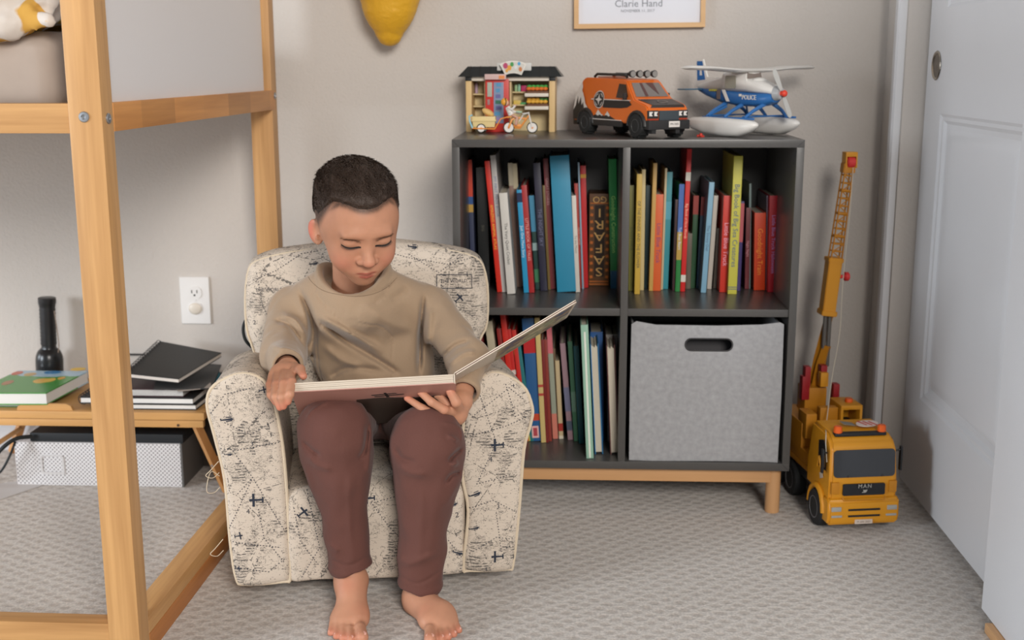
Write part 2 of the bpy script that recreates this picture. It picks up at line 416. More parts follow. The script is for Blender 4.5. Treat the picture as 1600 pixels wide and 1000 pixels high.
def sliding_door(name, X, y1, y0, z0=0.018, z1=2.03, th=0.034, stile=0.110):
    """six-panel style closet door slab: face at x=X (towards -x), from y1 (far) to y0 (near)"""
    m = MB(); face = frame_mtx((X + th, y1, 0), (0, -1, 0), (0, 0, 1))      # local x = -Y, y = Z, z = -X
    W = y1 - y0; st = stile
    pans = [(st, W - st, 0.232, 0.835), (st, W - st, 1.045, 1.86)]
    outer = [(0, z0), (W, z0), (W, z1), (0, z1)]
    holes = [[(a, c), (b_, c), (b_, d), (a, d)] for a, b_, c, d in pans]
    m.prism(outer, th, face, holes)
    o = m.build(name, M_white, recalc=True, angle=30)
    for a, b_, c, d in pans:       # ogee moulding stepping down to a raised field
        pm = MB(); steps = [(0, 0.0), (0.006, 0.004), (0.013, 0.0045), (0.020, 0.010), (0.030, 0.012), (0.046, 0.006), (0.056, 0.0035)]
        rings = []
        for ins, dep in steps:
            rings.append([pm.bm.verts.new(Vector((X + dep, y1 - u, v))) for u, v in ((a + ins, c + ins), (b_ - ins, c + ins), (b_ - ins, d - ins), (a + ins, d - ins))])
        for A, B in zip(rings, rings[1:]):
            for k in range(4): pm.bm.faces.new((A[k], A[(k + 1) % 4], B[(k + 1) % 4], B[k]))
        pm.bm.faces.new(rings[-1]); pm.build('panel', M_white, o, recalc=True, angle=20)
    struct(o); return o
d1 = sliding_door('door_1', 0.990, 0.215, -0.475)
M_nickel = mat('satin_nickel', (176, 168, 156), 0.28, metal=1.0, var=0.02)
pb = MB(); mx = frame_mtx((0.990, 0.150, 0.931), (0, -1, 0), (0, 0, 1))
pb.lathe([(0.0255, -0.0002), (0.030, 0.0012), (0.0285, 0.0028), (0.0265, 0.0022), (0.0245, 0.0005)], mx, 36)
pb.build('finger_pull', M_nickel, d1)
pc = MB(); pc.lathe([(0.0262, 0.0009), (0.0255, 0.0004), (0.010, 0.0006), (0.0001, 0.0012)], mx, 36); pc.build('pull_cup', mat('dark_nickel', (120, 112, 102), 0.3, metal=1.0, var=0.02), d1)
d2 = sliding_door('door_2', 0.950, -0.462, -1.15, stile=0.150)
b = MB(); b.bx(0.938, 0.956, -0.60, -0.515, 0.0, 0.017, 0.003); tag(b.build('door_guide', wood('guide_wood', (205, 160, 112), 'y')), 'small pale wooden floor guide under the nearest white sliding door', 'door guide')

# ------------------------------------------------------------------ bed
BA = R(-0.9)
bed = thing('loft_bed', 'pine wood loft bed frame with white end panel against the back wall', 'bed', (-0.437, -0.692, 0), (0, 0, BA))
Wz = wood('pine_upright', PINE, 'z'); Wx = wood('pine_rail_long', PINE, 'x'); Wy = wood('pine_rail_end', (196, 138, 78), 'y', 0.22, joints=6.5)
Wy2 = wood('pine_rail_floor', (176, 116, 62), 'y', 0.3); Wy3 = wood('pine_rail_cap', PINE, 'y')
LB = -2.09
for x0, y0 in ((-0.050, 0.0), (-0.050, 0.945), (LB, 0.0), (LB, 0.945)):
    m = MB(); m.bx(x0, x0 + 0.050, y0, y0 + 0.042, 0, 1.16, 0.0025); m.build('post', Wz, bed)
for y in (0.004, 0.947):
    m = MB(); m.bx(LB + 0.05, -0.050, y, y + 0.034, 0.837, 0.880, 0.002); m.build('side_rail', Wx, bed)
m = MB(); m.bx(LB + 0.05, -0.050, 0.004, 0.038, 0.0, 0.068, 0.002); m.build('floor_rail', Wx, bed)
for x in (-0.036, LB):
    m = MB(); m.bx(x, x + 0.037, 0.042, 0.968, 0.838, 0.880, 0.0015); m.build('end_rail', Wy, bed)
    m = MB(); m.bx(x - 0.004, x + 0.036, 0.042, 0.945, 0.034, 0.063, 0.002); m.build('floor_end_rail', Wy3, bed)
    m = MB(); m.bx(x - 0.004, x + 0.0365, 0.042, 0.945, 0.0, 0.034, 0.001); m.build('floor_end_rail', Wy2, bed)
    m = MB(); m.bx(x, x + 0.036, 0.042, 0.945, 1.12, 1.16, 0.002); m.build('top_end_rail', Wy, bed)
m = MB(); m.bx(-0.022, -0.012, 0.030, 0.925, 0.880, 1.12); m.build('end_panel', mat('white_board', (222, 219, 219), 0.4, bump=0.05, scale=400, var=0.01), bed)
m = MB()
for k in range(22): m.bx(LB + 0.06 + k * 0.092, LB + 0.06 + k * 0.092 + 0.07, 0.04, 0.945, 0.842, 0.858)
m.build('slat_base', wood('slat_wood', (190, 150, 100), 'y'), bed)
M_bolt = mat('zinc_bolt', (165, 168, 172), 0.4, metal=0.9, var=0.02)
def bolt(o, n, name='bolt'):
    m = MB(); mx = Matrix.Translation(Vector(o)) @ Vector(n).to_track_quat('Z', 'Y').to_matrix().to_4x4()
    m.lathe([(0.0078, 0), (0.0078, 0.0015), (0.0068, 0.0026), (0.0036, 0.0028), (0.0032, 0.0004), (0.0001, 0.0002)], mx, 24); m.build(name, M_bolt, bed)
bolt((-0.0265, 0.0, 0.861), (0, -1, 0)); bolt((0.0, 0.021, 0.858), (1, 0, 0)); bolt((0.0, 0.966, 0.868), (1, 0, 0))

# mattress and bedding
M_sheet = mat('fitted_sheet', (164, 150, 139), 0.8, bump=0.25, scale=40, var=0.05)
def f_matt(P):
    d = rbox(P, (-1.52, -0.17, 0.925), (0.985, 0.445, 0.062), 0.035)
    # pulled-sheet creases on the near face
    for a_, b_ in (((-0.66, -0.62, 0.965), (-0.60, -0.62, 0.90)), ((-0.75, -0.62, 0.88), (-0.585, -0.62, 0.945)), ((-0.86, -0.62, 0.90), (-0.72, -0.62, 0.96))):
        d = smax(d, -(caps(P, a_, b_, 0.0035, 0.001)), 0.006)
    return d + vnoise(P, 14) * 0.006
mt = sdf_obj('mattress', f_matt, (-1.1, -0.66, 0.84), (-0.49, 0.32, 1.0), 0.008, M_sheet)
tag(mt, 'mattress in a taupe fitted sheet lying on the bed frame', 'mattress')
def duvet_mat():
    m = bpy.data.materials.new('leaf_print_cotton'); m.use_nodes = True; N, L, b = nodes_of(m)
    tc = N.new('ShaderNodeTexCoord'); dn = N.new('ShaderNodeTexNoise'); dn.inputs['Scale'].default_value = 9; L.new(tc.outputs['Object'], dn.inputs['Vector'])
    ad = N.new('ShaderNodeVectorMath'); ad.operation = 'MULTIPLY_ADD'; ad.inputs[1].default_value = (0.12, 0.12, 0.12); L.new(dn.outputs['Color'], ad.inputs[0]); L.new(tc.outputs['Object'], ad.inputs[2])
    vo = N.new('ShaderNodeTexVoronoi'); vo.inputs['Scale'].default_value = 15; L.new(ad.outputs['Vector'], vo.inputs['Vector'])
    lt = N.new('ShaderNodeMapRange'); lt.inputs['From Min'].default_value = 0.42; lt.inputs['From Max'].default_value = 0.45; L.new(vo.outputs['Distance'], lt.inputs['Value'])
    vb = N.new('ShaderNodeTexNoise'); vb.inputs['Scale'].default_value = 7; L.new(tc.outputs['Object'], vb.inputs['Vector'])
    cr = N.new('ShaderNodeValToRGB'); e = cr.color_ramp.elements; e[0].position = 0.42; e[0].color = srgb(196, 150, 66); e[1].position = 0.6; e[1].color = srgb(200, 112, 50)
    e2 = e.new(0.5); e2.color = srgb(214, 190, 90); L.new(vb.outputs['Fac'], cr.inputs['Fac'])
    mx = N.new('ShaderNodeMix'); mx.data_type = 'RGBA'; mx.inputs['B'].default_value = srgb(208, 200, 192); L.new(lt.outputs['Result'], mx.inputs['Factor']); L.new(cr.outputs['Color'], mx.inputs['A'])
    L.new(mx.outputs['Result'], b.inputs['Base Color']); b.inputs['Roughness'].default_value = 0.85; return m
def f_duv(P):
    # edge line falls towards the left: rolled hem plus puffed body
    q = P.copy(); q[:, 2] = q[:, 2] - 0.12 * np.clip(P[:, 0] + 0.56, -0.5, 0.1)
    d = ell(q, (-0.82, -0.42, 1.055), (0.34, 0.255, 0.095))
    d = smin(d, caps(q, (-1.02, -0.650, 0.992), (-0.535, -0.63, 0.992), 0.026, 0.016), 0.05)
    d = smin(d, ell(q, (-0.66, -0.575, 1.04), (0.13, 0.08, 0.06)), 0.05)
    return d + vnoise(P, 16) * 0.022 + np.abs(vnoise(P * _a((1, 1, 1.6)), 24)) * 0.030 + np.abs(vnoise(P * _a((1, 1, .7)) + 3, 45)) * 0.012 - .006
dv = sdf_obj('duvet', f_duv, (-1.1, -0.72, 0.93), (-0.47, -0.1, 1.16), 0.006, duvet_mat())
tag(dv, 'white duvet with yellow and orange leaf print bunched on the mattress', 'duvet')

# ------------------------------------------------------------------ outlet, frame, wall ornament
t = thing('wall_outlet', 'white duplex wall outlet with a plug cover in its lower socket', 'outlet', tuple(at(306, 469, WY)))
M_wp = mat('white_plastic', (226, 224, 222), 0.35, var=0.01)
m = MB(); m.box((0, -0.003, 0), (0.072, 0.006, 0.115), None, 0.0028, 3); m.build('cover_plate', M_wp, t)
m = MB(); m.prism(rrect(0.034, 0.029, 0.012, 6), 0.002, FRONT(0, -0.006, 0.0195)); m.prism(rrect(0.034, 0.029, 0.012, 6), 0.002, FRONT(0, -0.006, -0.0195)); m.build('socket', M_wp, t, recalc=True)
m = MB()
for x in (-0.0062, 0.0062): m.box((x, -0.0083, 0.0225), (0.0018, 0.001, 0.0075))
m.cyl((0, -0.0078, 0.0135), (0, -0.0088, 0.0135), 0.0024); m.build('socket_slot', pl((40, 36, 34)), t)
m = MB(); m.sph((0, -0.008, -0.0195), 0.0165, (1, 0.28, 0.86)); m.build('plug_cover', mat('cream_plastic', (214, 205, 192), 0.4, var=0.01), t)
m = MB(); m.cyl((0, -0.006, 0), (0, -0.0072, 0), 0.003); m.build('screw', M_wp, t)

fx0, fz0 = at(897, 43, WY - 0.02)[0], at(897, 44, WY - 0.02)[2]; fx1 = at(1102, 39, WY - 0.02)[0]
FW = fx1 - fx0; FH = 0.385
t = thing('framed_certificate', 'light wood frame with a white printed certificate hanging on the wall', 'framed certificate', ((fx0 + fx1) / 2, WY, fz0), (0, R(-0.6), 0))
m = MB(); m.prism([(-FW / 2, 0), (FW / 2, 0), (FW / 2, FH), (-FW / 2, FH)], 0.02, FRONT(0, 0, 0), [[(-FW / 2 + .0105, .0105), (FW / 2 - .0105, .0105), (FW / 2 - .0105, FH - .0105), (-FW / 2 + .0105, FH - .0105)]])
m.build('frame', wood('frame_oak', (205, 163, 110), 'x', 0.1), t, recalc=True)
m = MB(); m.bx(-FW / 2 + .008, FW / 2 - .008, -0.012, -0.010, 0.008, FH - 0.008); m.build('paper', mat('certificate_paper', (216, 218, 226), 0.6, var=0.01), t)
m = MB(); k = FW / 205
m.text('Clarie Hand', 0.022, FRONT(-0.002, -0.0125, 0.053)); m.text('NOVEMBER 11, 2017', 0.0085, FRONT(-0.004, -0.0125, 0.0375)); m.text('Certificate', 0.03, FRONT(0, -0.0125, 0.16))
for z in (0.11, 0.1, 0.09): m.box((0, -0.0125, z), (0.16, 0.0003, 0.001))
m.build('lettering', pl((128, 132, 140), 0.6), t)

def f_orn(P):
    q = P - _a((0, 0, 0)); z = P[:, 2]
    z0 = at(606, 73, 0.30)[2]; cx = at(606, 60, 0.30)[0]
    d = caps(P, (cx, 0.325, z0 + 0.031), (cx + 0.002, 0.320, z0 + 0.080), 0.030, 0.054)
    d = smin(d, caps(P, (cx + 0.002, 0.320, z0 + 0.085), (cx + 0.006, 0.318, z0 + 0.15), 0.055, 0.072), 0.02); d = smin(d, caps(P, (cx + 0.006, 0.318, z0 + 0.15), (cx + 0.01, 0.325, z0 + 0.28), 0.072, 0.06), 0.03)
    d = smax(d, P[:, 1] - (WY - 0.001), 0.004)
    return d + (vnoise(P * _a((1, 1, 2.2)), 110) * 0.0022)
ox = at(606, 60, 0.30)
o = sdf_obj('wall_ornament', f_orn, (ox[0] - .10, 0.22, 0.95), (ox[0] + .10, 0.39, 1.34), 0.0035, mat('mustard_leather', (222, 168, 40), 0.5, bump=0.5, scale=180, var=0.06))
tag(o, 'mustard yellow wrinkled leather-like wall ornament tapering down to a rounded tip', 'wall ornament')

# ------------------------------------------------------------------ cube cabinet
CT = 0.788; CBt = 0.101; CD = 0.37; W_ = 0.70; TH = 0.0155
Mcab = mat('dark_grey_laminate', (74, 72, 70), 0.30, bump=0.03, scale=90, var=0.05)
Mcab_in = mat('dark_grey_laminate_shaded', (58, 57, 57), 0.35, var=0.04, scale=40)  # laminate colour darkened to deepen the shade inside the compartments
cab = thing('cube_cabinet', 'dark grey four-compartment cabinet on pale wooden legs', 'cabinet', (0, 0, 0))
def slab(name, x0, x1, y0, y1, z0, z1, mm=Mcab, bev=0.0012): m = MB(); m.bx(x0, x1, y0, y1, z0, z1, bev); return m.build(name, mm, cab)
slab('top_panel', 0, W_, 0, CD, CT - TH, CT)
slab('bottom_panel', 0, W_, 0, CD, CBt, CBt + TH + 0.001)
slab('side_panel', 0, TH, 0.0, CD, CBt + TH, CT - TH); slab('side_panel', W_ - TH, W_, 0.0, CD, CBt + TH, CT - TH)
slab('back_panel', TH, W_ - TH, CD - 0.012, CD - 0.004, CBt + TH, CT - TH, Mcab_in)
SHZ = 0.4445; DVX = (0.3425, 0.3575)
slab('divider', DVX[0], DVX[1], 0.002, CD - 0.012, CBt + TH, CT - TH)
slab('shelf', TH, DVX[0], 0.006, CD - 0.012, SHZ - 0.0155, SHZ); slab('shelf', DVX[1], W_ - TH, 0.006, CD - 0.012, SHZ - 0.0155, SHZ)
# mitre joint lines on the front corners
for sx, x in ((1, 0), (-1, W_)):
    for sz, z in ((-1, CT), (1, CBt)):
        m = MB(); m.box((x + sx * TH / 2, -0.0001, z + sz * TH / 2), (0.0009, 0.0004, TH * 1.36), (0, math.atan2(sx, sz), 0)); m.build('mitre_joint', pl((38, 38, 40)), cab)
Wleg = wood('birch_legs', (196, 150, 104), 'x', 0.1); WlegZ = wood('birch_legs_z', (200, 154, 108), 'z', 0.08)
m = MB()
m.bx(0.035, 0.665, 0.018, 0.036, CBt - 0.032, CBt - 0.0005, 0.002); m.bx(0.035, 0.665, CD - 0.04, CD - 0.022, CBt - 0.032, CBt - 0.0005, 0.002)
m.bx(0.03, 0.046, 0.03, CD - 0.03, CBt - 0.032, CBt - 0.0005, 0.002); m.bx(0.654, 0.67, 0.03, CD - 0.03, CBt - 0.032, CBt - 0.0005, 0.002)
m.build('leg_frame', Wleg, cab)
for x in (0.028, 0.6735):
    for y in (0.033, CD - 0.033):
        m = MB(); m.cyl((x, y, 0), (x, y, CBt - 0.0004), 0.0155, None, 28, 0.001); m.build('leg', WlegZ, cab)
for z in (0.27, 0.5, 0.62, 0.74):
    m = MB(); m.cyl((W_ - TH - 0.0004, 0.03, z), (W_ - TH + 0.0004, 0.03, z), 0.002); m.build('peg_hole', pl((25, 25, 26)), cab)

# felt bin
fb = thing('felt_storage_bin', 'light grey felt bin in the lower right compartment', 'storage bin', (0.5215, 0.008, CBt + TH + 0.001))
Mfelt = mat('grey_felt', (154, 154, 156), 0.95, bump=0.35, scale=90, var=0.26); Mfelt.node_tree.nodes['Noise Texture'].inputs['Detail'].default_value = 6
bw, bh = 0.3105, 0.3
bl = atx  # placeholder to keep names short
outl = [(-bw / 2, 0.001), (-bw / 2 + 0.05, 0), (0.04, 0.0015), (bw / 2 - 0.04, 0.001), (bw / 2, 0.0), (bw / 2 + .0015, bh * .5), (bw / 2, bh - 0.004), (bw / 2 - 0.008, bh), (bw / 2 - 0.045, bh - 0.005), (0.02, bh - 0.008), (-bw / 2 + 0.05, bh - 0.007), (-bw / 2 + 0.01, bh), (-bw / 2, bh - 0.006), (-bw / 2 - .001, bh * .5)]
slot = rrect(0.096, 0.025, 0.0122, 6, 0.004, 0.252)
m = MB(); m.prism(outl, 0.004, FRONT(0, 0.004, 0), [slot]); m.build('front_face', Mfelt, fb, recalc=True)
m = MB(); m.bx(-bw / 2 + .002, -bw / 2 + .006, 0.004, 0.32, 0, bh - 0.008); m.bx(bw / 2 - .006, bw / 2 - .002, 0.004, 0.32, 0, bh - 0.008); m.bx(-bw / 2 + .002, bw / 2 - .002, 0.316, 0.32, 0, bh - 0.008); m.bx(-bw / 2 + .002, bw / 2 - .002, 0.004, 0.32, 0, 0.004)
m.build('bin_body', Mfelt, fb)
m = MB(); m.prism(rrect(0.100, 0.0285, 0.014, 6, 0.004, 0.252), 0.0012, FRONT(0, 0.0005, 0), [rrect(0.094, 0.0235, 0.0115, 6, 0.004, 0.252)]); m.build('handle_rim', pl((46, 44, 46), 0.5), fb, recalc=True)
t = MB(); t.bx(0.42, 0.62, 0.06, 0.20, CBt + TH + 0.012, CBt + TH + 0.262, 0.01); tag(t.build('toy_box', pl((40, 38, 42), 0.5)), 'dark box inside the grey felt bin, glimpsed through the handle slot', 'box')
# ------------------------------------------------------------------ child's armchair with map print
CH0 = np.array([-0.1075, -0.422, 0.0]); CHA = R(10)
chair = thing('child_armchair', 'cream child-size armchair printed with a black map and little aeroplanes', 'armchair', tuple(CH0), (0, 0, CHA))
def map_fabric():
    m = bpy.data.materials.new('map_print_cotton'); m.use_nodes = True; N, L, b = nodes_of(m)
    tc = N.new('ShaderNodeTexCoord')
    def math_(op, a, b_=None, c=None):
        n = N.new('ShaderNodeMath'); n.operation = op
        for i, v in enumerate((a, b_, c)):
            if v is None: continue
            if isinstance(v, (int, float)): n.inputs[i].default_value = v
            else: L.new(v, n.inputs[i])
        return n.outputs[0]
    def noise(scale, detail=3, rough=0.5, vec=None, dist=0.0):
        n = N.new('ShaderNodeTexNoise'); n.inputs['Scale'].default_value = scale; n.inputs['Detail'].default_value = detail; n.inputs['Roughness'].default_value = rough; n.inputs['Distortion'].default_value = dist
        L.new(vec or tc.outputs['Object'], n.inputs['Vector']); return n.outputs['Fac']
    def line(f, level, w):     # isoline of a noise -> 1 on the line
        return math_('LESS_THAN', math_('ABSOLUTE', math_('SUBTRACT', f, level)), w)
    mp = N.new('ShaderNodeMapping'); mp.inputs['Scale'].default_value = (1, 1, 3.4); mp.inputs['Rotation'].default_value = (0, 0.25, 0); L.new(tc.outputs['Object'], mp.inputs['Vector']); st = mp.outputs['Vector']
    coast = line(noise(15, 6, 0.7), 0.5, 0.0036)
    rivers = line(noise(46, 5, 0.7, st), 0.5, 0.008)
    hatch = line(noise(120, 4, 0.65, st), 0.5, 0.026)
    spx = N.new('ShaderNodeSeparateXYZ'); L.new(tc.outputs['Object'], spx.inputs[0])
    wob = math_('MULTIPLY_ADD', noise(9, 2), 6.0, math_('MULTIPLY', spx.outputs['Z'], 190.0))
    bars = math_('LESS_THAN', math_('FRACT', wob), 0.32)
    mp2 = N.new('ShaderNodeMapping'); mp2.inputs['Scale'].default_value = (1, 1, 2.2); L.new(tc.outputs['Object'], mp2.inputs['Vector'])
    dash = math_('MULTIPLY', bars, math_('GREATER_THAN', noise(105, 2, 0.6, mp2.outputs['Vector']), 0.50))
    hatch = math_('MAXIMUM', math_('MULTIPLY', dash, 1.0), math_('MULTIPLY', hatch, 0.6))
    names = math_('MULTIPLY', math_('GREATER_THAN', noise(420, 2, 0.6), 0.53), line(noise(60, 1, 0.5, st), 0.46, 0.022))
    land = math_('GREATER_THAN', noise(9, 3, 0.55), 0.525)
    dense = math_('GREATER_THAN', noise(24, 3, 0.6), 0.48)
    vo = N.new('ShaderNodeTexVoronoi'); vo.feature = 'DISTANCE_TO_EDGE'; vo.inputs['Scale'].default_value = 10; L.new(tc.outputs['Object'], vo.inputs['Vector'])
    dots = math_('GREATER_THAN', noise(260, 0, 0.5), 0.5)
    routes = math_('MULTIPLY', math_('LESS_THAN', vo.outputs['Distance'], 0.007), dots)
    ink = math_('MAXIMUM', math_('MULTIPLY', coast, 0.85), math_('MULTIPLY', math_('MULTIPLY', rivers, land), 0.6))
    ink = math_('MAXIMUM', ink, math_('MULTIPLY', math_('MULTIPLY', hatch, math_('MULTIPLY', land, dense)), 0.9))
    ink = math_('MAXIMUM', ink, math_('MULTIPLY', names, 0.6)); ink = math_('MAXIMUM', ink, math_('MULTIPLY', routes, 0.75))
    mx = N.new('ShaderNodeMix'); mx.data_type = 'RGBA'; mx.inputs['A'].default_value = srgb(203, 190, 175); mx.inputs['B'].default_value = srgb(44, 46, 50)
    L.new(ink, mx.inputs['Factor']); L.new(mx.outputs['Result'], b.inputs['Base Color']); b.inputs['Roughness'].default_value = 0.85; b.inputs['Specular IOR Level'].default_value = 0.2
    wv = noise(700, 1); bp = N.new('ShaderNodeBump'); bp.inputs['Strength'].default_value = 0.2; bp.inputs['Distance'].default_value = 0.001; L.new(wv, bp.inputs['Height']); L.new(bp.outputs['Normal'], b.inputs['Normal'])
    return m
M_map = map_fabric(); M_ink = pl((38, 44, 58), 0.8, name='navy_print')
M_pipe = mat('cream_piping', (206, 190, 166), 0.85, bump=0.3, scale=500)
ARM_L = spline([(-.276, .368), (-.262, .402), (-.213, .421), (-.172, .398), (-.153, .312), (-.147, .215), (-.146, .12), (-.147, .042), (-.160, .034), (-.228, .033), (-.242, .045), (-.249, .113), (-.253, .232), (-.266, .31)], 4)
ARM_R = spline([(.287, .342), (.268, .384), (.216, .407), (.173, .366), (.160, .280), (.160, .215), (.170, .150), (.160, .045), (.172, .036), (.240, .035), (.252, .045), (.263, .147), (.272, .262), (.284, .31)], 4)
def extr(P, prof, v0, v1, r, slope=0.0, lean=0.0):
    z = P[:, 2] + slope * (P[:, 1] - v0); v = P[:, 1] - lean * (P[:, 2] - 0.2)
    d2 = poly2(P[:, 0], z, prof) + r; dv = np.abs(v - (v0 + v1) / 2) - (v1 - v0) / 2 + r
    return np.minimum(np.maximum(d2, dv), 0) + np.sqrt(np.maximum(d2, 0) ** 2 + np.maximum(dv, 0) ** 2) - r
def f_arm(prof, sg):
    def f(P):
        d = extr(P, prof, 0.0, 0.345, 0.012, 0.10)
        puff = 0.004 * np.exp(-((P[:, 0] - sg * 0.215) ** 2) / 0.003)   # the front panel swells a little
        return d - puff * (P[:, 1] < 0.02) + vnoise(P, 30) * 0.0016
    return f
arm_l = sdf_obj('arm', f_arm(ARM_L, -1), (-.31, -.03, .0), (-.12, .37, .45), 0.005, M_map, chair)
arm_r = sdf_obj('arm', f_arm(ARM_R, 1), (.12, -.03, .0), (.32, .37, .44), 0.005, M_map, chair)
BACK = spline([(-.20, .10), (-.214, .36), (-.232, .445), (-.226, .545), (-.195, .577), (-.086, .594), (.064, .596), (.200, .577), (.236, .538), (.238, .44), (.216, .37), (.20, .10)], 4)
def f_back(P):
    d = extr(P, BACK, 0.245, 0.345, 0.032, 0, 0.06)
    d = d - 0.012 * np.exp(-(P[:, 0] ** 2) / 0.02 - (P[:, 2] - .42) ** 2 / 0.02)
    return d + vnoise(P, 18) * 0.004
back = sdf_obj('backrest', f_back, (-.27, .18, .05), (.27, .42, .63), 0.0055, M_map, chair)
def f_seat(P):
    d = rbox(P, (0.006, 0.146, 0.106), (0.162, 0.150, 0.104), 0.026)
    d = smin(d, ell(P, (0.0, 0.13, 0.150), (0.13, 0.13, 0.066)), 0.03)
    d = smax(d, .034 - P[:, 2], .006)
    return d + vnoise(P, 20) * 0.004
seat = sdf_obj('seat', f_seat, (-.18, -.04, .0), (.19, .33, .25), 0.005, M_map, chair)
m = MB(); m.bx(-.225, .225, .075, .33, 0.002, .038, 0.006); m.build('base', pl((30, 28, 28), 0.8), chair)
for prof in (ARM_L, ARM_R):
    m = MB(); cx = sum(p[0] for p in prof) / len(prof); cz = sum(p[1] for p in prof) / len(prof)
    m.tube([(cx + (p[0] - cx) * 0.985, 0.0045, cz + (p[1] - cz) * 0.99) for p in prof], 0.0032, 8, closed=True); m.build('piping', M_pipe, chair)
m = MB(); m.tube([(p[0] * .99, 0.262 + .06 * (p[1] - .2), .3 + (p[1] - .3) * .985) for p in BACK if p[1] > .38][::1], 0.0022, 8); m.build('piping', M_pipe, chair)
# loose threads at the left side seam
for z, s in ((0.262, 1), (0.235, -1), (0.118, 1)):
    m = MB(); m.tube(ospline([(-.262, .012, z), (-.275, .0, z - .012 * s), (-.283, -.004, z - .02), (-.272, .0, z - .026), (-.262, .01, z - .02)], 4), 0.0007, 5); m.build('loose_thread', M_pipe, chair)
# printed motifs laid on the cloth
PLANE_A = [[(-1, .12), (1, .2), (1.05, 0), (1, -.2), (-1, -.12)], [(.25, 1.0), (.6, 1.0), (.6, -1.0), (.25, -1.0)], [(-1.0, .42), (-.78, .42), (-.78, -.42), (-1.0, -.42)]]
PLANE_B = [[(-1, .08), (.8, .22), (1, 0), (.8, -.16), (-1, -.08)], [(-.1, .42), (.75, .5), (.75, .36), (-.1, .3)], [(-.2, -.2), (.7, -.16), (.7, -.3), (-.2, -.36)], [(-1.05, .32), (-.82, .2), (-.9, 0), (-1.05, 0)], [(1.0, .3), (1.06, .3), (1.06, -.3), (1.0, -.3)]]
def decal_bm(items):
    """items: list of (kind, u, z, size, angle) -> list of (verts2d, faces)"""
    out = []
    for it in items:
        kind, u, z, s, a = it; ca, sa = math.cos(a), math.sin(a)
        if kind in ('A', 'B'):
            for pg in (PLANE_A if kind == 'A' else PLANE_B):
                P = []
                n = len(pg)
                for i in range(n):      # subdivided edges follow the cloth
                    for t in (0, 0.5): P.append((pg[i][0] + (pg[(i + 1) % n][0] - pg[i][0]) * t, pg[i][1] + (pg[(i + 1) % n][1] - pg[i][1]) * t))
                P = [(u + s * (x * ca - y * sa), z + s * (x * sa + y * ca)) for x, y in P]; out.append((P, [tuple(range(len(P)))]))
        else:
            tb = MB(); tb.text(kind, s, Matrix.Identity(4), ext=0.0); vs = [(v.co.x, v.co.y) for v in tb.bm.verts]; tb.bm.verts.index_update()
            fs = [tuple(v.index for v in f.verts) for f in tb.bm.faces]; tb.bm.free()
            out.append(([(u + x * ca - y * sa, z + x * sa + y * ca) for x, y in vs], fs))
    return out
def dots(pts, step=0.0052, s=0.0011):
    out = []
    for (a, b_) in zip(pts, pts[1:]):
        L_ = math.hypot(b_[0] - a[0], b_[1] - a[1]); n = max(1, int(L_ / step)); ux, uz = (b_[0] - a[0]) / L_, (b_[1] - a[1]) / L_
        for k in range(n):
            x, z = a[0] + ux * L_ * k / n, a[1] + uz * L_ * k / n
            out.append(([(x - ux * s - uz * s * .7, z - uz * s + ux * s * .7), (x + ux * s - uz * s * .7, z + uz * s + ux * s * .7), (x + ux * s + uz * s * .7, z + uz * s - ux * s * .7), (x - ux * s + uz * s * .7, z - uz * s - ux * s * .7)], [(0, 1, 2, 3)]))
    return out
def stick_on(o, shapes, off=0.0006, v0=-0.2):
    me = o.data; V = [v.co.copy() for v in me.vertices]; bv = BVHTree.FromPolygons(V, [tuple(p.vertices) for p in me.polygons])
    bm = bmesh.new(); bm.from_mesh(me); me.materials.append(M_ink); mi = len(me.materials) - 1
    for P, F in shapes:
        hit = []
        for u, z in P:
            h = bv.ray_cast(Vector((u, v0, z)), Vector((0, 1, 0)))
            hit.append(h[0] + h[1] * off if h[0] is not None and h[0].y < 0.34 else None)
        if any(h is None for h in hit): continue
        vs = [bm.verts.new(h) for h in hit]
        for f in F:
            try: nf = bm.faces.new([vs[i] for i in f]); nf.material_index = mi; nf.smooth = False
            except ValueError: pass
            else:
                nf.normal_update()
                if nf.normal.y > 0: nf.normal_flip()
    bm.to_mesh(me); bm.free()
def loc(x, y, v):       # photo pixel -> chair (u, z) on the plane at depth v
    uy = np.array([-math.sin(CHA), math.cos(CHA), 0]); ux = np.array([math.cos(CHA), math.sin(CHA), 0]); d = _ray(x, y)
    t = ((CH0 + uy * v - CAM_POS) @ uy) / (d @ uy); P = CAM_POS + t * d; return ((P - CH0) @ ux, P[2])
def D(kind, x, y, s, a=0, v=0.0): u, z = loc(x, y, v); return (kind, u, z, s, R(a))
def route(pts, v=0.0): return dots([loc(x, y, v) for x, y in pts])
S = decal_bm([D('B', 355, 655, .011, 4), D('A', 401, 780, .012, 180), D('4', 388, 798, .013), D('B', 357, 709, .007, 0), D('3', 394, 693, .012), D('A', 373, 836, .007, 8), D('A', 372, 887, .005, 0), D('6', 458, 892, .012), D('A', 410, 609, .006, 10), D('3', 402, 874, .009)])
S += route([(330, 700), (372, 702), (440, 690)]) + route([(347, 850), (395, 745), (362, 700)]) + route([(372, 770), (395, 745), (445, 830)]) + route([(404, 795), (413, 840), (446, 880)]) + route([(330, 645), (352, 615), (395, 605)]) + route([(352, 660), (392, 678), (440, 650)]) + route([(360, 845), (440, 855)]) + route([(368, 885), (420, 892), (448, 870)])
stick_on(arm_l, S)
S = decal_bm([D('A', 777, 694, .0115, 180), D('4', 766, 717, .014), D('B', 742, 772, .011, 20), D('3', 778, 790, .012), D('B', 741, 825, .009, 15), D('A', 777, 868, .011, 180), D('4', 759, 888, .011), D('A', 801, 871, .004), D('A', 801, 602, .003, 0)])
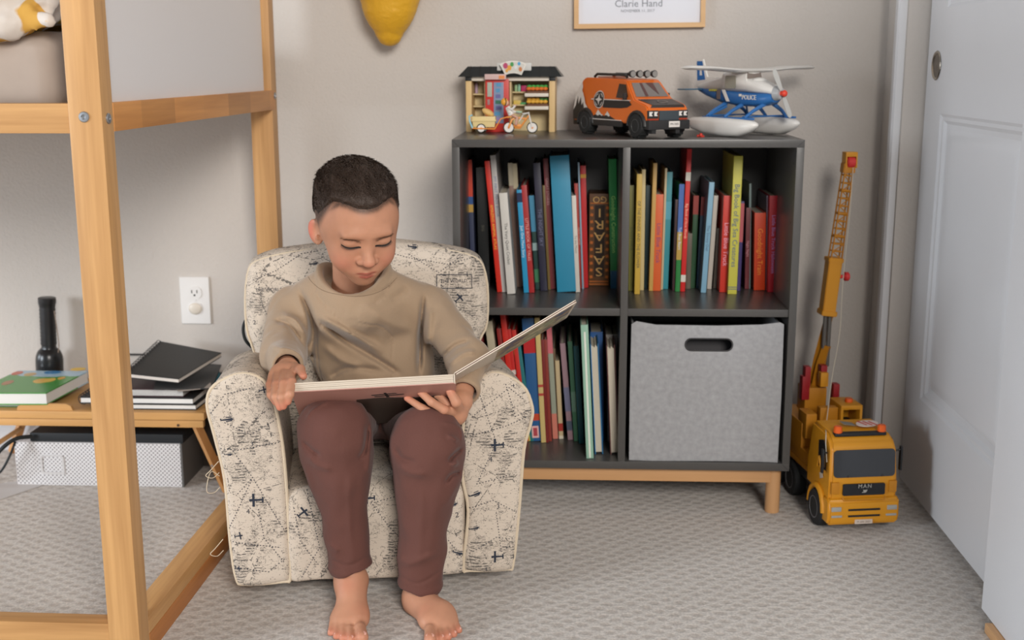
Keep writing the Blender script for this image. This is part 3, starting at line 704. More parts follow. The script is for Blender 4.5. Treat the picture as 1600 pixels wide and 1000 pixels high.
S += route([(738, 650), (795, 605), (820, 625)]) + route([(750, 618), (775, 690), (810, 700)]) + route([(775, 690), (745, 755), (800, 740)]) + route([(790, 600), (805, 650), (828, 640)]) + route([(735, 680), (790, 665), (825, 650)]) + route([(730, 795), (770, 780), (808, 800)]) + route([(775, 800), (783, 860), (800, 850)]) + route([(740, 860), (775, 838), (805, 842)])
stick_on(arm_r, S)
S = decal_bm([D('A', 473, 797, .010, 35, .01), D('A', 577, 774, .010, 180, .01), D('THE WORLD', 470, 764, .008, 3, .01), D('2', 713, 801, .014, 0, .01), D('B', 714, 860, .010, -25, .01), D('B', 706, 785, .009, 15, .01)])
S += route([(460, 790), (470, 840), (500, 880)], .01) + route([(580, 780), (610, 820), (640, 850)], .01) + route([(585, 780), (625, 770)], .01) + route([(700, 840), (722, 870)], .01) + route([(480, 765), (500, 850), (470, 900)], .01)
stick_on(seat, S, 0.0012)
S = decal_bm([D('THE WORLD', 710, 441, .009, 0, .25), D('A', 717, 468, .009, 40, .25), D('THE WORLD', 420, 455, .009, 0, .25), D('B', 646, 390, .009, -8, .25), D('6', 699, 395, .010, 0, .25), D('6', 421, 408, .010, 0, .25), D('A', 490, 386, .005, 10, .25), D('1', 731, 430, .012, 0, .25), D('2', 397, 506, .012, 0, .25), D('B', 490, 414, .008, 10, .25)])
S += route([(600, 395), (640, 405), (700, 415), (745, 405)], .25) + route([(690, 425), (735, 395)], .25) + route([(640, 400), (690, 430), (690, 480), (720, 510)], .25) + route([(395, 440), (430, 425), (470, 400), (500, 395)], .25) + route([(400, 430), (410, 480), (430, 520)], .25) + route([(700, 470), (745, 500), (735, 530)], .25)
for x, y in ((683, 431), (738, 431)):
    pass
S += dots([loc(683, 431, .25), loc(738, 431, .25), loc(738, 452, .25), loc(683, 452, .25), loc(683, 431, .25)], .0022, .0011)
stick_on(back, S, 0.0008)

# black strap of something hung behind the chair back
sb = MB(); sb.tube(ospline([at(402, 497, -.11), at(387, 497, -.12), at(380, 512, -.125), at(383, 530, -.125), at(392, 541, -.12), at(402, 548, -.11)], 5), 0.0032, 8)
sb.tube(ospline([at(391, 530, -.12), at(397, 540, -.12), at(404, 552, -.11)], 5), 0.0045, 8)
tag(sb.build('backpack_strap', mat('black_webbing', (22, 28, 30), 0.6)), 'black webbing loop sticking out behind the left edge of the armchair back', 'strap')
# ------------------------------------------------------------------ the boy
boy = None
A_ = lambda x, y, Y: np.array(at(x, y, Y))
# head frame
HP = A_(557, 345, -0.365); hy, hp, hr = R(24), R(24), R(-2)     # turn to the right of the picture, pitch down, roll
Rz = np.array(Euler((0, 0, hy)).to_matrix()); Rx = np.array(Euler((hp, 0, 0)).to_matrix()); Ry = np.array(Euler((0, hr, 0)).to_matrix())
HR = Rz @ Rx @ Ry            # head local: x right of picture, -y towards the face, z up
def hl(P): return (P - _a(HP)) @ _a(HR)          # world -> head local
def hw(p): return HP + HR @ np.array(p, float)
def f_head(P):
    q = hl(P); x, y, z = q[:, 0], q[:, 1], q[:, 2]; ax = np.abs(x); qs = np.stack([ax, y, z], 1)
    d = ell(q, (0, .010, .028), (.0705, .0885, .0680))
    d = smin(d, ell(q, (0, -.022, -.008), (.0600, .0585, .066)), .030)
    d = smin(d, ell(q, (0, -.046, -.062), (.032, .030, .0235)), .032)
    d = smin(d, ell(q, (0, -.0635, -.0775), (.0150, .0125, .0105)), .018)
    d = smin(d, ell(qs, (.0315, -.0520, -.034), (.0220, .0230, .024)), .022)
    d = smin(d, ell(qs, (.020, -.0745, .019), (.021, .0085, .008)), .014)
    # eye hollows, bridge, nose
    d = smax(d, -ell(qs, (.0275, -.0965, .0035), (.0155, .0160, .0100)), .012)
    d = smin(d, caps(q, (0, -.0745, .004), (0, -.0905, -.0235), .0060, .0092), .011)
    d = smin(d, ell(q, (0, -.0945, -.0262), (.0105, .0082, .0078)), .007)
    d = smin(d, ell(qs, (.0125, -.0855, -.0288), (.0070, .0072, .0062)), .005)
    d = smax(d, -ell(qs, (.0066, -.0905, -.0346), (.0030, .0044, .0030)), .002)
    # muzzle and lips
    d = smin(d, ell(q, (0, -.0690, -.0545), (.0225, .0125, .015)), .014)
    d = smin(d, caps(qs, (0, -.0826, -.0542), (.0150, -.0768, -.0556), .0036, .0016), .004)
    d = smin(d, caps(qs, (0, -.0812, -.0612), (.0110, -.0775, -.0602), .0046, .0024), .004)
    d = smax(d, -caps(qs, (0, -.0870, -.0577), (.0165, -.0792, -.0568), .0014, .0008), .002)
    # lids closed over the eyes, looking down
    d = smin(d, ell(qs, (.0275, -.0695, .0035), (.0152, .0120, .0098)), .0035)
    d = smax(d, -ell(qs, (.0275, -.0845, .0122), (.0145, .0032, .0014)), .003)
    # ears
    er = np.array(Euler((R(-10), 0, R(-38))).to_matrix())
    e = ell(qs, (.0685, .010, -.022), (.0054, .0165, .0245), er)
    e = smax(e, -ell(qs, (.0720, .003, -.018), (.0058, .0092, .0150), er), .004)
    e = smin(e, caps(qs, (.0675, .001, -.030), (.069, -.001, -.022), .0030, .0022), .003)
    d = smin(d, e, .005)
    return d
NB = A_(551, 455, -0.262)     # base of the neck
def f_neck(P):
    top = hw((0, .022, -.050)); return smin(caps(P, NB + [0, 0.01, -0.02], top, .038, .036), caps(P, NB + [0, 0.01, -0.035], NB + [0, .005, -.01], .050, .040), .02)
# joints
SL, SR = A_(452, 484, -.225), A_(676, 484, -.225)
EL, ER = A_(443, 556, -.345), A_(732, 562, -.335)
WL, WR = A_(450, 576, -.462), A_(722, 628, -.440)
HL_, HR_ = np.array([-.172, -.205, .290]), np.array([-.078, -.195, .290])
KL, KR = A_(524, 672, -.495), A_(668, 690, -.485)
AL, AR = A_(549, 905, -.478), A_(655, 932, -.470)
def chain(P, pts, rs, k=.004):
    d = None
    for a, b_, ra, rb in zip(pts, pts[1:], rs, rs[1:]):
        c = caps(P, a, b_, ra, rb); d = c if d is None else smin(d, c, k)
    return d
# hands -------------------------------------------------------------
LF = [  # boy's right hand over the left edge of the book: finger joints base, knuckle, mid, tip
    [A_(453, 583, -.500), A_(456, 597, -.536), A_(453, 616, -.556), A_(450, 628, -.548)],
    [A_(443, 584, -.500), A_(443, 600, -.536), A_(440, 621, -.557), A_(443, 635, -.548)],
    [A_(433, 585, -.496), A_(431, 601, -.526), A_(430, 620, -.548), A_(437, 637, -.544)],
    [A_(425, 586, -.490), A_(421, 601, -.512), A_(422, 617, -.532), A_(431, 630, -.534)]]
LT = [A_(459, 574, -.485), A_(469, 577, -.505), A_(474, 588, -.518)]
closer = lambda p, dy: CAM_POS + (p - CAM_POS) * ((p[1] + dy - CAM_POS[1]) / (p[1] - CAM_POS[1]))
LF = [[closer(p, -.008 - .006 * i) for i, p in enumerate(f)] for f in LF]; LT = [closer(p, -.008 * i) for i, p in enumerate(LT)]
RFi = [  # boy's left hand under the book
    [A_(712, 646, -.470), A_(694, 640, -.500), A_(674, 628, -.508), A_(655, 611, -.500)],
    [A_(706, 652, -.465), A_(684, 649, -.495), A_(660, 638, -.500), A_(636, 622, -.492)],
    [A_(712, 641, -.462), A_(699, 631, -.478), A_(684, 617, -.480), A_(668, 605, -.470)],
    [A_(704, 655, -.455), A_(686, 653, -.480), A_(668, 645, -.485), A_(650, 634, -.478)]]
RT = [A_(717, 645, -.462), A_(713, 628, -.496), A_(703, 611, -.497)]
def f_handL(P):
    d = ell(P, A_(441, 584, -.488), (.021, .022, .0125))
    d = smin(d, caps(P, WL, A_(443, 582, -.485), .0185, .0170), .014)
    for f, r in zip(LF, (.0067, .0069, .0065, .0057)):
        d = smin(d, chain(P, f, (r * 1.12, r * 1.06, r, r * .84), .003), .0032)
    d = smin(d, chain(P, LT, (.0092, .0078, .0064)), .006)
    return d
def f_handR(P):
    d = ell(P, A_(713, 648, -.462), (.0165, .016, .0175))
    d = smin(d, caps(P, WR, A_(713, 646, -.462), .0175, .0150), .014)
    for f, r in zip(RFi, (.0070, .0066, .0066, .0058)):
        d = smin(d, chain(P, f, (r * 1.15, r * 1.08, r, r * .86), .003), .0035)
    d = smin(d, chain(P, RT, (.0105, .0085, .0072)), .006)
    return d
# feet --------------------------------------------------------------
def mkfoot(ank, toes, heel, ball_c):
    def f(P):
        d = caps(P, ank + [0, 0.004, .035], ank + [0, .000, -.004], .0225, .0215)
        d = smin(d, ell(P, heel, (.0200, .024, .020)), .014)
        d = smin(d, caps(P, ank + [0, -.008, -.008], ball_c + [0, .026, .004], .0240, .0225), .022)
        d = smin(d, caps(P, ank + [0, -.008, -.010], toes[0][0] + [0, .004, .002], .0225, .0125), .018)
        d = smin(d, ell(P, ball_c + [0, .006, .001], (.0310, .030, .0150)), .022)
        for (a, b_, r) in toes:
            m_ = (a + b_) / 2 + [0, 0, .0025]
            d = smin(d, chain(P, [a, m_, b_], (r * .95, r * .92, r * 1.05), .003), .0045)
        d = smax(d, -(P[:, 2] - .0012), .004)
        # ankle bones
        d = smin(d, ell(P, ank + [.020, .002, -.004], (.006, .009, .009)), .012); d = smin(d, ell(P, ank + [-.020, .002, -.002], (.006, .009, .009)), .012)
        return d
    return f
def toe(bx, by, tx, ty, r):
    a = atz(bx, by, .013); b_ = atz(tx, ty, r + .001); return (np.array(a), np.array(b_), r)
FLt = [toe(560, 972, 566, 996, .0100), toe(546, 972, 548, 999, .0070), toe(537, 970, 536, 997, .0066), toe(529, 968, 526, 994, .0062), toe(522, 964, 517, 989, .0058)]
FRt = [toe(672, 974, 672, 999, .0098), toe(684, 972, 689, 998, .0070), toe(692, 969, 700, 995, .0066), toe(699, 966, 709, 991, .0062), toe(705, 962, 717, 985, .0058)]
footL = mkfoot(AL + [0, 0, .004], FLt, AL + [0.000, .022, -.040], np.array(atz(544, 968, .015)))
footR = mkfoot(AR + [0, 0, .004], FRt, AR + [.010, .034, -.020], np.array(atz(685, 972, .015)))
def f_body(P):
    fs = [in_box(f_head, HP - .14, HP + .14)(P)]
    fs.append(in_box(f_neck, NB - .12, NB + .14)(P))
    d = smin(fs[0], fs[1], .012)
    ch = (SL + SR) / 2
    tor = smin(ell(P, ch + [0, .0, -.045], (.092, .058, .080)), ell(P, (HL_ + HR_) / 2 + [0, .0, .035], (.080, .060, .080)), .05)
    d = smin(d, tor, .02)
    for S_, E_, W_2 in ((SL, EL, WL), (SR, ER, WR)):
        d = smin(d, caps(P, S_ + [0, 0, -.005], E_, .026, .021), .02); d = smin(d, caps(P, E_, W_2, .021, .0165), .008)
    for H_, K_, A2 in ((HL_, KL, AL), (HR_, KR, AR)):
        d = smin(d, caps(P, H_, K_, .044, .032), .03); d = smin(d, caps(P, K_, A2, .028, .0215), .01)
    d = smin(d, in_box(f_handL, A_(441, 595, -.51) - .075, A_(441, 595, -.51) + .075)(P), .006)
    d = smin(d, in_box(f_handR, A_(690, 635, -.48) - .085, A_(690, 635, -.48) + .085)(P), .006)
    for ff, A2 in ((footL, AL), (footR, AR)):
        d = smin(d, in_box(ff, A2 - [.10, .18, .10], A2 + [.10, .08, .09])(P), .006)
    return d
SKIN = np.array(srgb(188, 136, 108)[:3]); 
def gs(q, c, s): return np.exp(-(((q - _a(c)) / _a(s)) ** 2).sum(1))
def hairline(q):
    """height above which hair grows, by direction around the head (front is -y)"""
    az = np.abs(np.arctan2(q[:, 0], -q[:, 1]))
    xs = np.radians([0, 14, 28, 42, 56, 68, 80, 92, 104, 120, 150, 180]); zs = [.0545, .0555, .0590, .0580, .045, .014, -.006, -.006, -.016, -.034, -.050, -.055]
    return np.interp(az, xs, zs).astype(np.float32)
def paint(P):
    q = hl(P); qs = q.copy(); qs[:, 0] = np.abs(qs[:, 0])
    c = np.tile(SKIN, (len(P), 1)); near = (np.linalg.norm(q, axis=1) < .14)
    def blend(w, col):
        nonlocal c
        w = np.clip(w, 0, 1)[:, None]; c = c * (1 - w) + np.array(srgb(*col)[:3]) * w
    hd = near.astype(float)
    blend(hd * .30 * gs(qs, (.038, -.068, -.036), (.020, .03, .018)), (222, 128, 112))
    blend(hd * .35 * gs(q, (0, -.098, -.031), (.012, .012, .010)), (224, 132, 112))
    lip = np.maximum(gs(qs, (.005, -.083, -.0542), (.0155, .02, .0028)), gs(qs, (.003, -.083, -.0612), (.0125, .02, .0042)))
    blend(hd * sstep(.3, .75, lip) * .75, (160, 74, 66))
    blend(hd * .7 * gs(qs, (0, -.083, -.0577), (.019, .02, .0012)), (120, 44, 42))
    blend(hd * .55 * sstep(.068, .078, qs[:, 0]), (204, 96, 84))
    blend(hd * .35 * gs(qs, (.0275, -.083, .0125), (.016, .02, .004)), (140, 88, 70))
    blend(hd * .30 * gs(qs, (.0275, -.083, -.0075), (.015, .02, .004)), (158, 98, 84))
    # close-cropped hair around the sides
    az = np.abs(np.arctan2(q[:, 0], -q[:, 1])); hz = hairline(q); n = vnoise(P, 900) * .25
    blend(hd * (1 - .9 * sstep(.0700, .0725, qs[:, 0]) * (q[:, 2] < .006)) * np.maximum(sstep(-.008, .024, q[:, 2] - hz) * .97, (1 - sstep(.75, 1.25, az)) * sstep(-.003, .006, q[:, 2] - hz) * .9) * (.94 + n), (58, 44, 36))
    # flushed knuckles, fingertips and toes
    for f in LF + RFi + [LT, RT]:
        for p, s, w in ((f[-1], .008, .45), (f[1], .007, .25)): blend(w * gs(P, p, (s, s, s)), (214, 104, 88))
    for f in FLt + FRt: blend(.40 * gs(P, f[1], (.009, .010, .009)), (214, 108, 88))
    for b_ in (np.array(atz(562, 962, .02)), np.array(atz(668, 962, .02)), AL + [0, -.03, .0]): blend(.3 * gs(P, b_, (.016, .016, .016)), (216, 120, 92))
    return c
def skin_mat():
    m = bpy.data.materials.new('skin'); m.use_nodes = True; N, L, b = nodes_of(m)
    at_ = N.new('ShaderNodeAttribute'); at_.attribute_name = 'paint'; tc = N.new('ShaderNodeTexCoord')
    nz = N.new('ShaderNodeTexNoise'); nz.inputs['Scale'].default_value = 55; nz.inputs['Detail'].default_value = 5; L.new(tc.outputs['Object'], nz.inputs['Vector'])
    mr = N.new('ShaderNodeMapRange'); mr.inputs['To Min'].default_value = .90; mr.inputs['To Max'].default_value = 1.10; L.new(nz.outputs['Fac'], mr.inputs['Value'])
    sc = N.new('ShaderNodeVectorMath'); sc.operation = 'SCALE'; L.new(at_.outputs['Color'], sc.inputs[0]); L.new(mr.outputs['Result'], sc.inputs['Scale']); L.new(sc.outputs['Vector'], b.inputs['Base Color'])
    b.inputs['Roughness'].default_value = .52; b.inputs['Specular IOR Level'].default_value = .35
    b.inputs['Subsurface Weight'].default_value = .12; b.inputs['Subsurface Radius'].default_value = (1, .35, .2); b.inputs['Subsurface Scale'].default_value = .004
    n2 = N.new('ShaderNodeTexNoise'); n2.inputs['Scale'].default_value = 600; L.new(tc.outputs['Object'], n2.inputs['Vector'])
    bp = N.new('ShaderNodeBump'); bp.inputs['Strength'].default_value = .08; bp.inputs['Distance'].default_value = .0008; L.new(n2.outputs['Fac'], bp.inputs['Height']); L.new(bp.outputs['Normal'], b.inputs['Normal']); return m
boy = sdf_obj('person', f_body, (-.34, -.64, 0.0), (.13, -.10, .81), 0.0020, skin_mat(), None, (0, 0, 0), paint, relax=1)
tag(boy, 'barefoot child sitting in the armchair, head bowed, holding an open board book', 'person')

# hair --------------------------------------------------------------
M_hair = mat('dark_brown_hair', (58, 44, 35), 0.5, bump=0.8, scale=420, var=0.45, spec=0.4)
def hair_t(q):
    hz = hairline(q); side = sstep(R(35), R(75), np.abs(np.arctan2(q[:, 0], -q[:, 1]))); a = sstep(-.002, .016, q[:, 2] - hz - .022 * side); top = sstep(.040, .072, q[:, 2] + .25 * np.clip(q[:, 1], -.05, .02))
    return -.003 + a * (.0040 + .0065 * top)
def f_hair(P):
    q = hl(P); t = hair_t(q)
    w = vnoise(np.stack([q[:, 0] * 110, q[:, 1] * 55, q[:, 2] * 55], 1) / 100, 100) * .010
    d = ell(q, (0, .010, .028), (.0705, .0885, .0680)); d = smin(d, ell(q, (0, -.022, -.012), (.0605, .0585, .070)), .030)
    d = d - t - w * sstep(.0, .009, t)
    ear = np.abs(q[:, 0]) - .0745
    return smax(d, ear * (q[:, 2] < .03) - 10 * (q[:, 2] >= .03), .001)
hair = sdf_obj('hair', f_hair, HP - .125, HP + .125, 0.0022, M_hair, boy, (0, 0, 0), relax=0)
rng = np.random.default_rng(3)
def strands():
    m = MB(); n = 9000; V = []; F = []
    u = rng.normal(size=(n * 6, 3)); u /= np.linalg.norm(u, axis=1)[:, None]; u = u.astype(np.float32)
    p = _a((0, .010, .028)) + u * _a((.0705, .0885, .0680)); t = hair_t(p); ok = (t > .0005); p = p[ok][:n]; t = t[ok][:n]; u = u[ok][:n]
    for i in range(len(p)):
        nrm = u[i] / np.linalg.norm(u[i]); ln = .0035 + .9 * max(t[i], 0) + rng.random() * .004 * (t[i] > .006)
        comb = np.array([.15 * (1 if p[i][0] > 0 else -1) + rng.normal() * .35, -.75 + rng.normal() * .3, -.15 + rng.normal() * .25]); comb -= nrm * (comb @ nrm) * .8
        a = p[i] + nrm * max(t[i] * .75, 0); b_ = a + (nrm * .7 + comb * .7) * ln * .6; c = b_ + (nrm * .15 + comb * 1.1) * ln * .6
        sd = np.cross(nrm, comb); sd = sd / (np.linalg.norm(sd) + 1e-6) * (.00055)
        k = len(V); V += [hw(a - sd), hw(a + sd), hw(b_ + sd * .8), hw(b_ - sd * .8), hw(c)]; F += [(k, k + 1, k + 2, k + 3), (k + 3, k + 2, k + 4)]
    me = bpy.data.meshes.new('hair_strands'); me.from_pydata([tuple(v) for v in V], [], F); me.materials.append(M_hair)
    o = bpy.data.objects.new('hair_strands', me); COL.objects.link(o); o.parent = hair; o['kind'] = 'stuff'; return o
strands()
M_lash = mat('lash', (24, 17, 15), .6); M_brow = mat('brow_hair', (96, 66, 48), .7)
HV = [v.co for v in boy.data.vertices]; HB = BVHTree.FromPolygons(HV, [tuple(p.vertices) for p in boy.data.polygons])
def on_face(x, z, off=.0004):
    o_ = hw((x, -.16, z)); d = HR @ np.array((0, 1, 0)); h = HB.ray_cast(Vector(o_), Vector(d)); return np.array(h[0]) - d * off
for s in (-1, 1):
    m = MB(); nl = 34
    for i in range(nl):
        t = i / (nl - 1); x = s * (.0125 + .0300 * t); z = -.0010 - .0026 * math.sin(math.pi * t) + .0006 * t
        a = on_face(x, z, .0002); out = HR @ np.array((s * (.0006 + .0016 * t), -.0036, -.0020 - .0012 * math.sin(math.pi * t))) * (.75 + .5 * t)
        sd = HR @ np.array((.00035, 0, 0)); m.poly([a - sd * 1.6, a + sd * 1.6, a + out])
    pts = [on_face(s * (.0120 + .0310 * t), -.0008 - .0026 * math.sin(math.pi * t) + .0006 * t, .0001) for t in np.linspace(0, 1, 14)]
    m.tube(pts, [.0005] + [.0013] * 12 + [.0006], 6); m.build('eyelashes', M_lash, boy)
    m = MB()
    for i in range(170):
        t = rng.random(); x = s * (.0120 + .032 * t); z = .0085 + .0062 * math.sin(t * 1.9) + rng.normal() * .0016 * (1 - .5 * t)
        a = on_face(x, z, .0003); dr = HR @ np.array((s * .0042, -.0003, .0018 * (1 - 1.6 * t))); sd = HR @ np.array((0, 0, .00016)); m.poly([a - sd, a + sd, a + dr])
    m.build('eyebrow', M_brow, boy)
# toenails and fingernails
M_nail = mat('nail', (228, 172, 156), .3, var=.02)
for a, b_, r in FLt + FRt:
    d = (b_ - a); d /= np.linalg.norm(d); m = MB(); m.sph(b_ + d * r * .15 + [0, 0, r * .78], r * .72, (1, .85, .28), (R(18), 0, 0), 10); m.build('toenail', M_nail, boy)

# sweatshirt ----------------------------------------------------------
M_shirt = mat('tan_sweatshirt', (160, 137, 113), .9, bump=.12, scale=420, var=.05, sheen=.25, spec=.15)
CO = A_(553, 430, -.272)      # collar opening centre
def crease(P, pts, r, k): return chain(P, pts, [r] * len(pts), .004)
def proj_px(P):
    d = P - _a(CAM_POS); z = d @ _a(_fw); return np.stack([800 + FPX * (d @ _a(_rt)) / z, 500 - FPX * (d @ _a(_up)) / z], 1)
def folds(P, lines):
    """cloth folds: each line (points as seen from the front, width, depth>0 valley / <0 ridge) displaces the front of the cloth"""
    q = proj_px(P); out = np.zeros(len(P), np.float32)
    for pts, w, amp in lines:
        pts = ospline([np.array(p, float) for p in pts], 3) if len(pts) > 2 else [np.array(p, float) for p in pts]; best = np.full(len(P), 1e9, np.float32); tt = np.zeros(len(P), np.float32); n = len(pts) - 1
        for k in range(n):
            a, b_ = _a(pts[k]), _a(pts[k + 1]); ab = b_ - a; t = np.clip(((q - a) @ ab) / float(ab @ ab), 0, 1); dd = np.linalg.norm(q - a - t[:, None] * ab, axis=1)
            m_ = dd < best; best[m_] = dd[m_]; tt[m_] = (k + t[m_]) / n
        out += 2.1 * amp * np.exp(-(best / (w * .8)) ** 2) * np.minimum(1, np.minimum(tt, 1 - tt) * 5 + .15)
    return out
SH_F = [([(468, 452), (484, 490), (490, 520), (486, 548)], 6, .007), ([(500, 503), (540, 532), (590, 562), (625, 585)], 6, .006), ([(497, 494), (545, 520), (600, 552)], 7, -.005), ([(488, 550), (487, 572), (492, 592)], 4, .007),
  ([(662, 462), (657, 520), (655, 585)], 5, .008), ([(673, 480), (668, 540)], 7, -.004), ([(430, 500), (452, 508), (474, 540)], 4, .004), ([(440, 492), (462, 500), (480, 528)], 5, -.004), ([(425, 540), (450, 548), (470, 560)], 5, -.003),
  ([(690, 560), (712, 540), (735, 533)], 5, .0035), ([(700, 570), (725, 552), (745, 550)], 5, -.003), ([(515, 590), (545, 575), (600, 580)], 6, .004), ([(560, 470), (600, 500), (650, 520)], 12, -.002), ([(505, 540), (530, 560), (570, 578)], 7, -.003), ([(610, 470), (640, 450)], 8, .002),
  ([(497, 436), (510, 455), (553, 462), (600, 452), (622, 430)], 2.2, .0022)]
TR_F = [([(478, 655), (490, 640), (513, 627)], 2.5, -.002), ([(473, 690), (488, 704), (500, 712)], 4, .0025), ([(480, 712), (495, 726), (520, 735)], 6, -.002), ([(574, 660), (570, 700), (560, 718)], 5, .003), ([(578, 700), (574, 740)], 5, -.002),
  ([(617, 700), (628, 716), (650, 722)], 5, .0022), ([(622, 725), (640, 738), (668, 742)], 7, -.002), ([(722, 700), (708, 712), (700, 722)], 4, .004), ([(720, 738), (706, 742), (696, 755)], 4, .004), ([(700, 680), (716, 690)], 4, -.003), ([(716, 722), (706, 728)], 4, -.003),
  ([(514, 872), (545, 884), (578, 866)], 3, .0010), ([(618, 895), (652, 912), (692, 890)], 3, .0010), ([(514, 850), (530, 862)], 5, -.002), ([(620, 868), (640, 880), (688, 862)], 7, -.002), ([(545, 740), (548, 860)], 7, -.0012), ([(660, 760), (655, 880)], 8, -.0012), ([(690, 660), (718, 668), (722, 690)], 3, -.0015)]
def f_shirt(P):
    ch = (SL + SR) / 2; hip = (HL_ + HR_) / 2
    d = ell(P, ch + [0, .002, -.035], (.122, .074, .098))
    d = smin(d, ell(P, hip + [-.002, -.010, .072], (.108, .084, .100)), .05)
    d = smin(d, caps(P, SL + [.012, 0, 0], SR + [-.012, 0, 0], .036), .04); d = smin(d, ell(P, CO + [0, -.002, -.062], (.085, .066, .050)), .035)
    d = smin(d, caps(P, CO + [-.044, .006, -.020], SL + [.01, 0, .002], .038, .033), .03); d = smin(d, caps(P, CO + [.044, .006, -.020], SR + [-.01, 0, .002], .038, .033), .03)
    sl = smin(caps(P, SL, EL, .0395, .040), caps(P, EL, WL + (EL - WL) * .02, .040, .0275), .014)
    sr = smin(caps(P, SR, ER, .0390, .037), caps(P, ER, WR + (ER - WR) * .20, .037, .028), .014)
    d = smin(d, np.minimum(sl, sr), .018)
    d = d + folds(P, SH_F) * (P[:, 1] < -.22)
    d = d + vnoise(P, 26) * .006 + vnoise(P * _a((1, 1, .6)), 60) * .0022
    # neck opening with ribbed band, sleeve ends
    q = P - _a(CO); tl = q[:, 2] - (-.22) * (-q[:, 1]) * 0
    rr = np.sqrt((q[:, 0] / .056) ** 2 + (q[:, 1] / .052) ** 2); q[:, 2] -= np.where(q[:, 1] < 0, .50, .12) * q[:, 1] ; q[:, 2] -= .012 * (np.abs(q[:, 0]) / .06) ** 2; band = np.abs(rr - 1.14) * .058
    d = d + .0012 * (np.abs(np.abs(rr - 1.28) * .058) < .0016)
    d = smin(d, smax(band - .0035, np.abs(q[:, 2] + .004) - .010, .004), .012)
    d = smax(d, -smax(np.maximum(rr - 1, -1) * .058, -.020 - q[:, 2], .006), .004)
    d = np.where(rr < 1.75, smax(d, q[:, 2] - .007, .004), d)
    return d
def f_shirt2(P):
    d = f_shirt(P); inner = d + .0045
    # hollow at the cuffs
    for W_2, E_, cut in ((WL, EL, .012), (WR, ER, .024)):
        n = (E_ - W_2) / np.linalg.norm(E_ - W_2); t = (P - _a(W_2)) @ _a(n); near = np.linalg.norm(P - _a(W_2), axis=1) < .075
        d = np.where(near, smax(d, -(t - cut), .003), d)
        tub = caps(P, W_2, E_, .0215, .024); d = np.where(near & (t < .05), smax(d, -tub, .002), d)
    return d
shirt = sdf_obj('sweatshirt', f_shirt2, (-.36, -.56, .27), (.13, -.10, .60), 0.0022, M_shirt, boy)

# stitched seam below the neck band
def seam_ring():
    SV = [v.co for v in shirt.data.vertices]; SB = BVHTree.FromPolygons(SV, [tuple(p.vertices) for p in shirt.data.polygons]); pts = []
    for p_ in ospline([(479, 424), (485, 438), (503, 453), (528, 460), (556, 463), (584, 459), (606, 448), (620, 434)], 5):
        h = SB.ray_cast(Vector(CAM_POS), Vector(_ray(p_[0], p_[1])).normalized())
        if h[0] is not None and (not pts or (h[0] - pts[-1]).length < .03): pts.append(h[0] + h[1] * .0001)
    if len(pts) > 8: m = MB(); m.tube(pts, .0006, 5); m.build('neck_seam', pl((128, 107, 86), .9), shirt)
seam_ring()
# trousers ----------------------------------------------------------
M_trs = mat('plum_brown_trousers', (99, 65, 58), .9, bump=.12, scale=480, var=.07, sheen=.08, spec=.15)
def leg_f(P, H_, K_, A2, rk, rs, rh, hem, side):
    th = caps(P, H_, K_, .060, rk); sh = caps(P, K_, A2, rs + .010, rs)
    d = smin(th, sh, .012)
    d = smin(d, ell(P, K_ + [0, -.004, .004], (rk * 1.04, rk * .98, rk * 1.06)), .02)
    d = smin(d, ell(P, K_ + [0, .006, -.050], (rk * .955, rk * .92, .066)), .045)
    ax = (K_ - A2) / np.linalg.norm(K_ - A2); t = (P - _a(A2)) @ _a(ax)
    near = np.linalg.norm(P - _a(A2), axis=1) < .14
    cuff = caps(P, A2 + ax * (hem + .006), A2 + ax * (hem + .03), rh, rh * .97); d = smin(d, cuff, .008)
    # turned hem ridge
    d = d - np.where(near, .0018 * np.exp(-((t - hem - .006) / .006) ** 2), 0)
    cutz = hem + .006 * np.sin((P[:, 0] - A2[0]) * 60 * side)
    d = np.where(near, smax(d, -(t - cutz), .003), d); d = np.where(near & (t < hem + .02), smax(d, -caps(P, A2 - ax * .03, A2 + ax * .1, rh - .0055), .002), d)
    return d
def f_trs(P):
    a = leg_f(P, HL_, KL, AL, .0535, .0350, .0325, .022, 1); b_ = leg_f(P, HR_, KR, AR, .0535, .0385, .0335, .021, -1)
    hips = smin(ell(P, (HL_ + HR_) / 2 + [0, .0, .0], (.112, .078, .062)), ell(P, (HL_ + HR_) / 2 + [0, -.07, .012], (.060, .060, .045)), .04)
    d = smin(np.minimum(a, b_), hips, .02)
    d = d + folds(P, TR_F) * (P[:, 1] < -.46)
    return d + vnoise(P, 28) * .0065 * sstep(.02, .08, P[:, 2]) + vnoise(P * _a((1, 1, .5)), 70) * .002
trs = sdf_obj('trousers', f_trs, (-.30, -.60, .02), (.12, -.10, .40), 0.0024, M_trs, boy)

# open board book in the hands --------------------------------------
NL, NR = A_(456, 598, -.558), A_(709, 584, -.520)       # near top edge of the left block (outer corner, spine)
xb = (NR - NL) / np.linalg.norm(NR - NL); tilt = R(33)
dn = np.array([-.05, math.cos(tilt), -math.sin(tilt)]); dn -= xb * (dn @ xb); dn /= np.linalg.norm(dn); nb_ = np.cross(xb, dn)   # dn: from the far edge down to the reader; nb_: up out of the page
bw_ = np.linalg.norm(NR - NL); bh_ = .168
bk = thing('board_book', 'open hardback board book with cream pages held across the child\'s lap', 'book', tuple(NL))
BM = Matrix(((xb[0], dn[0], nb_[0]), (xb[1], dn[1], nb_[1]), (xb[2], dn[2], nb_[2])))
bk.matrix_world = Matrix.Translation(Vector(NL)) @ BM.to_4x4()
M_page = mat('cream_board_pages', (204, 190, 172), .6, var=.03); M_cov = mat('dusty_pink_cover', (176, 128, 116), .45, var=.08, scale=12)
BT = .0155
m = MB()
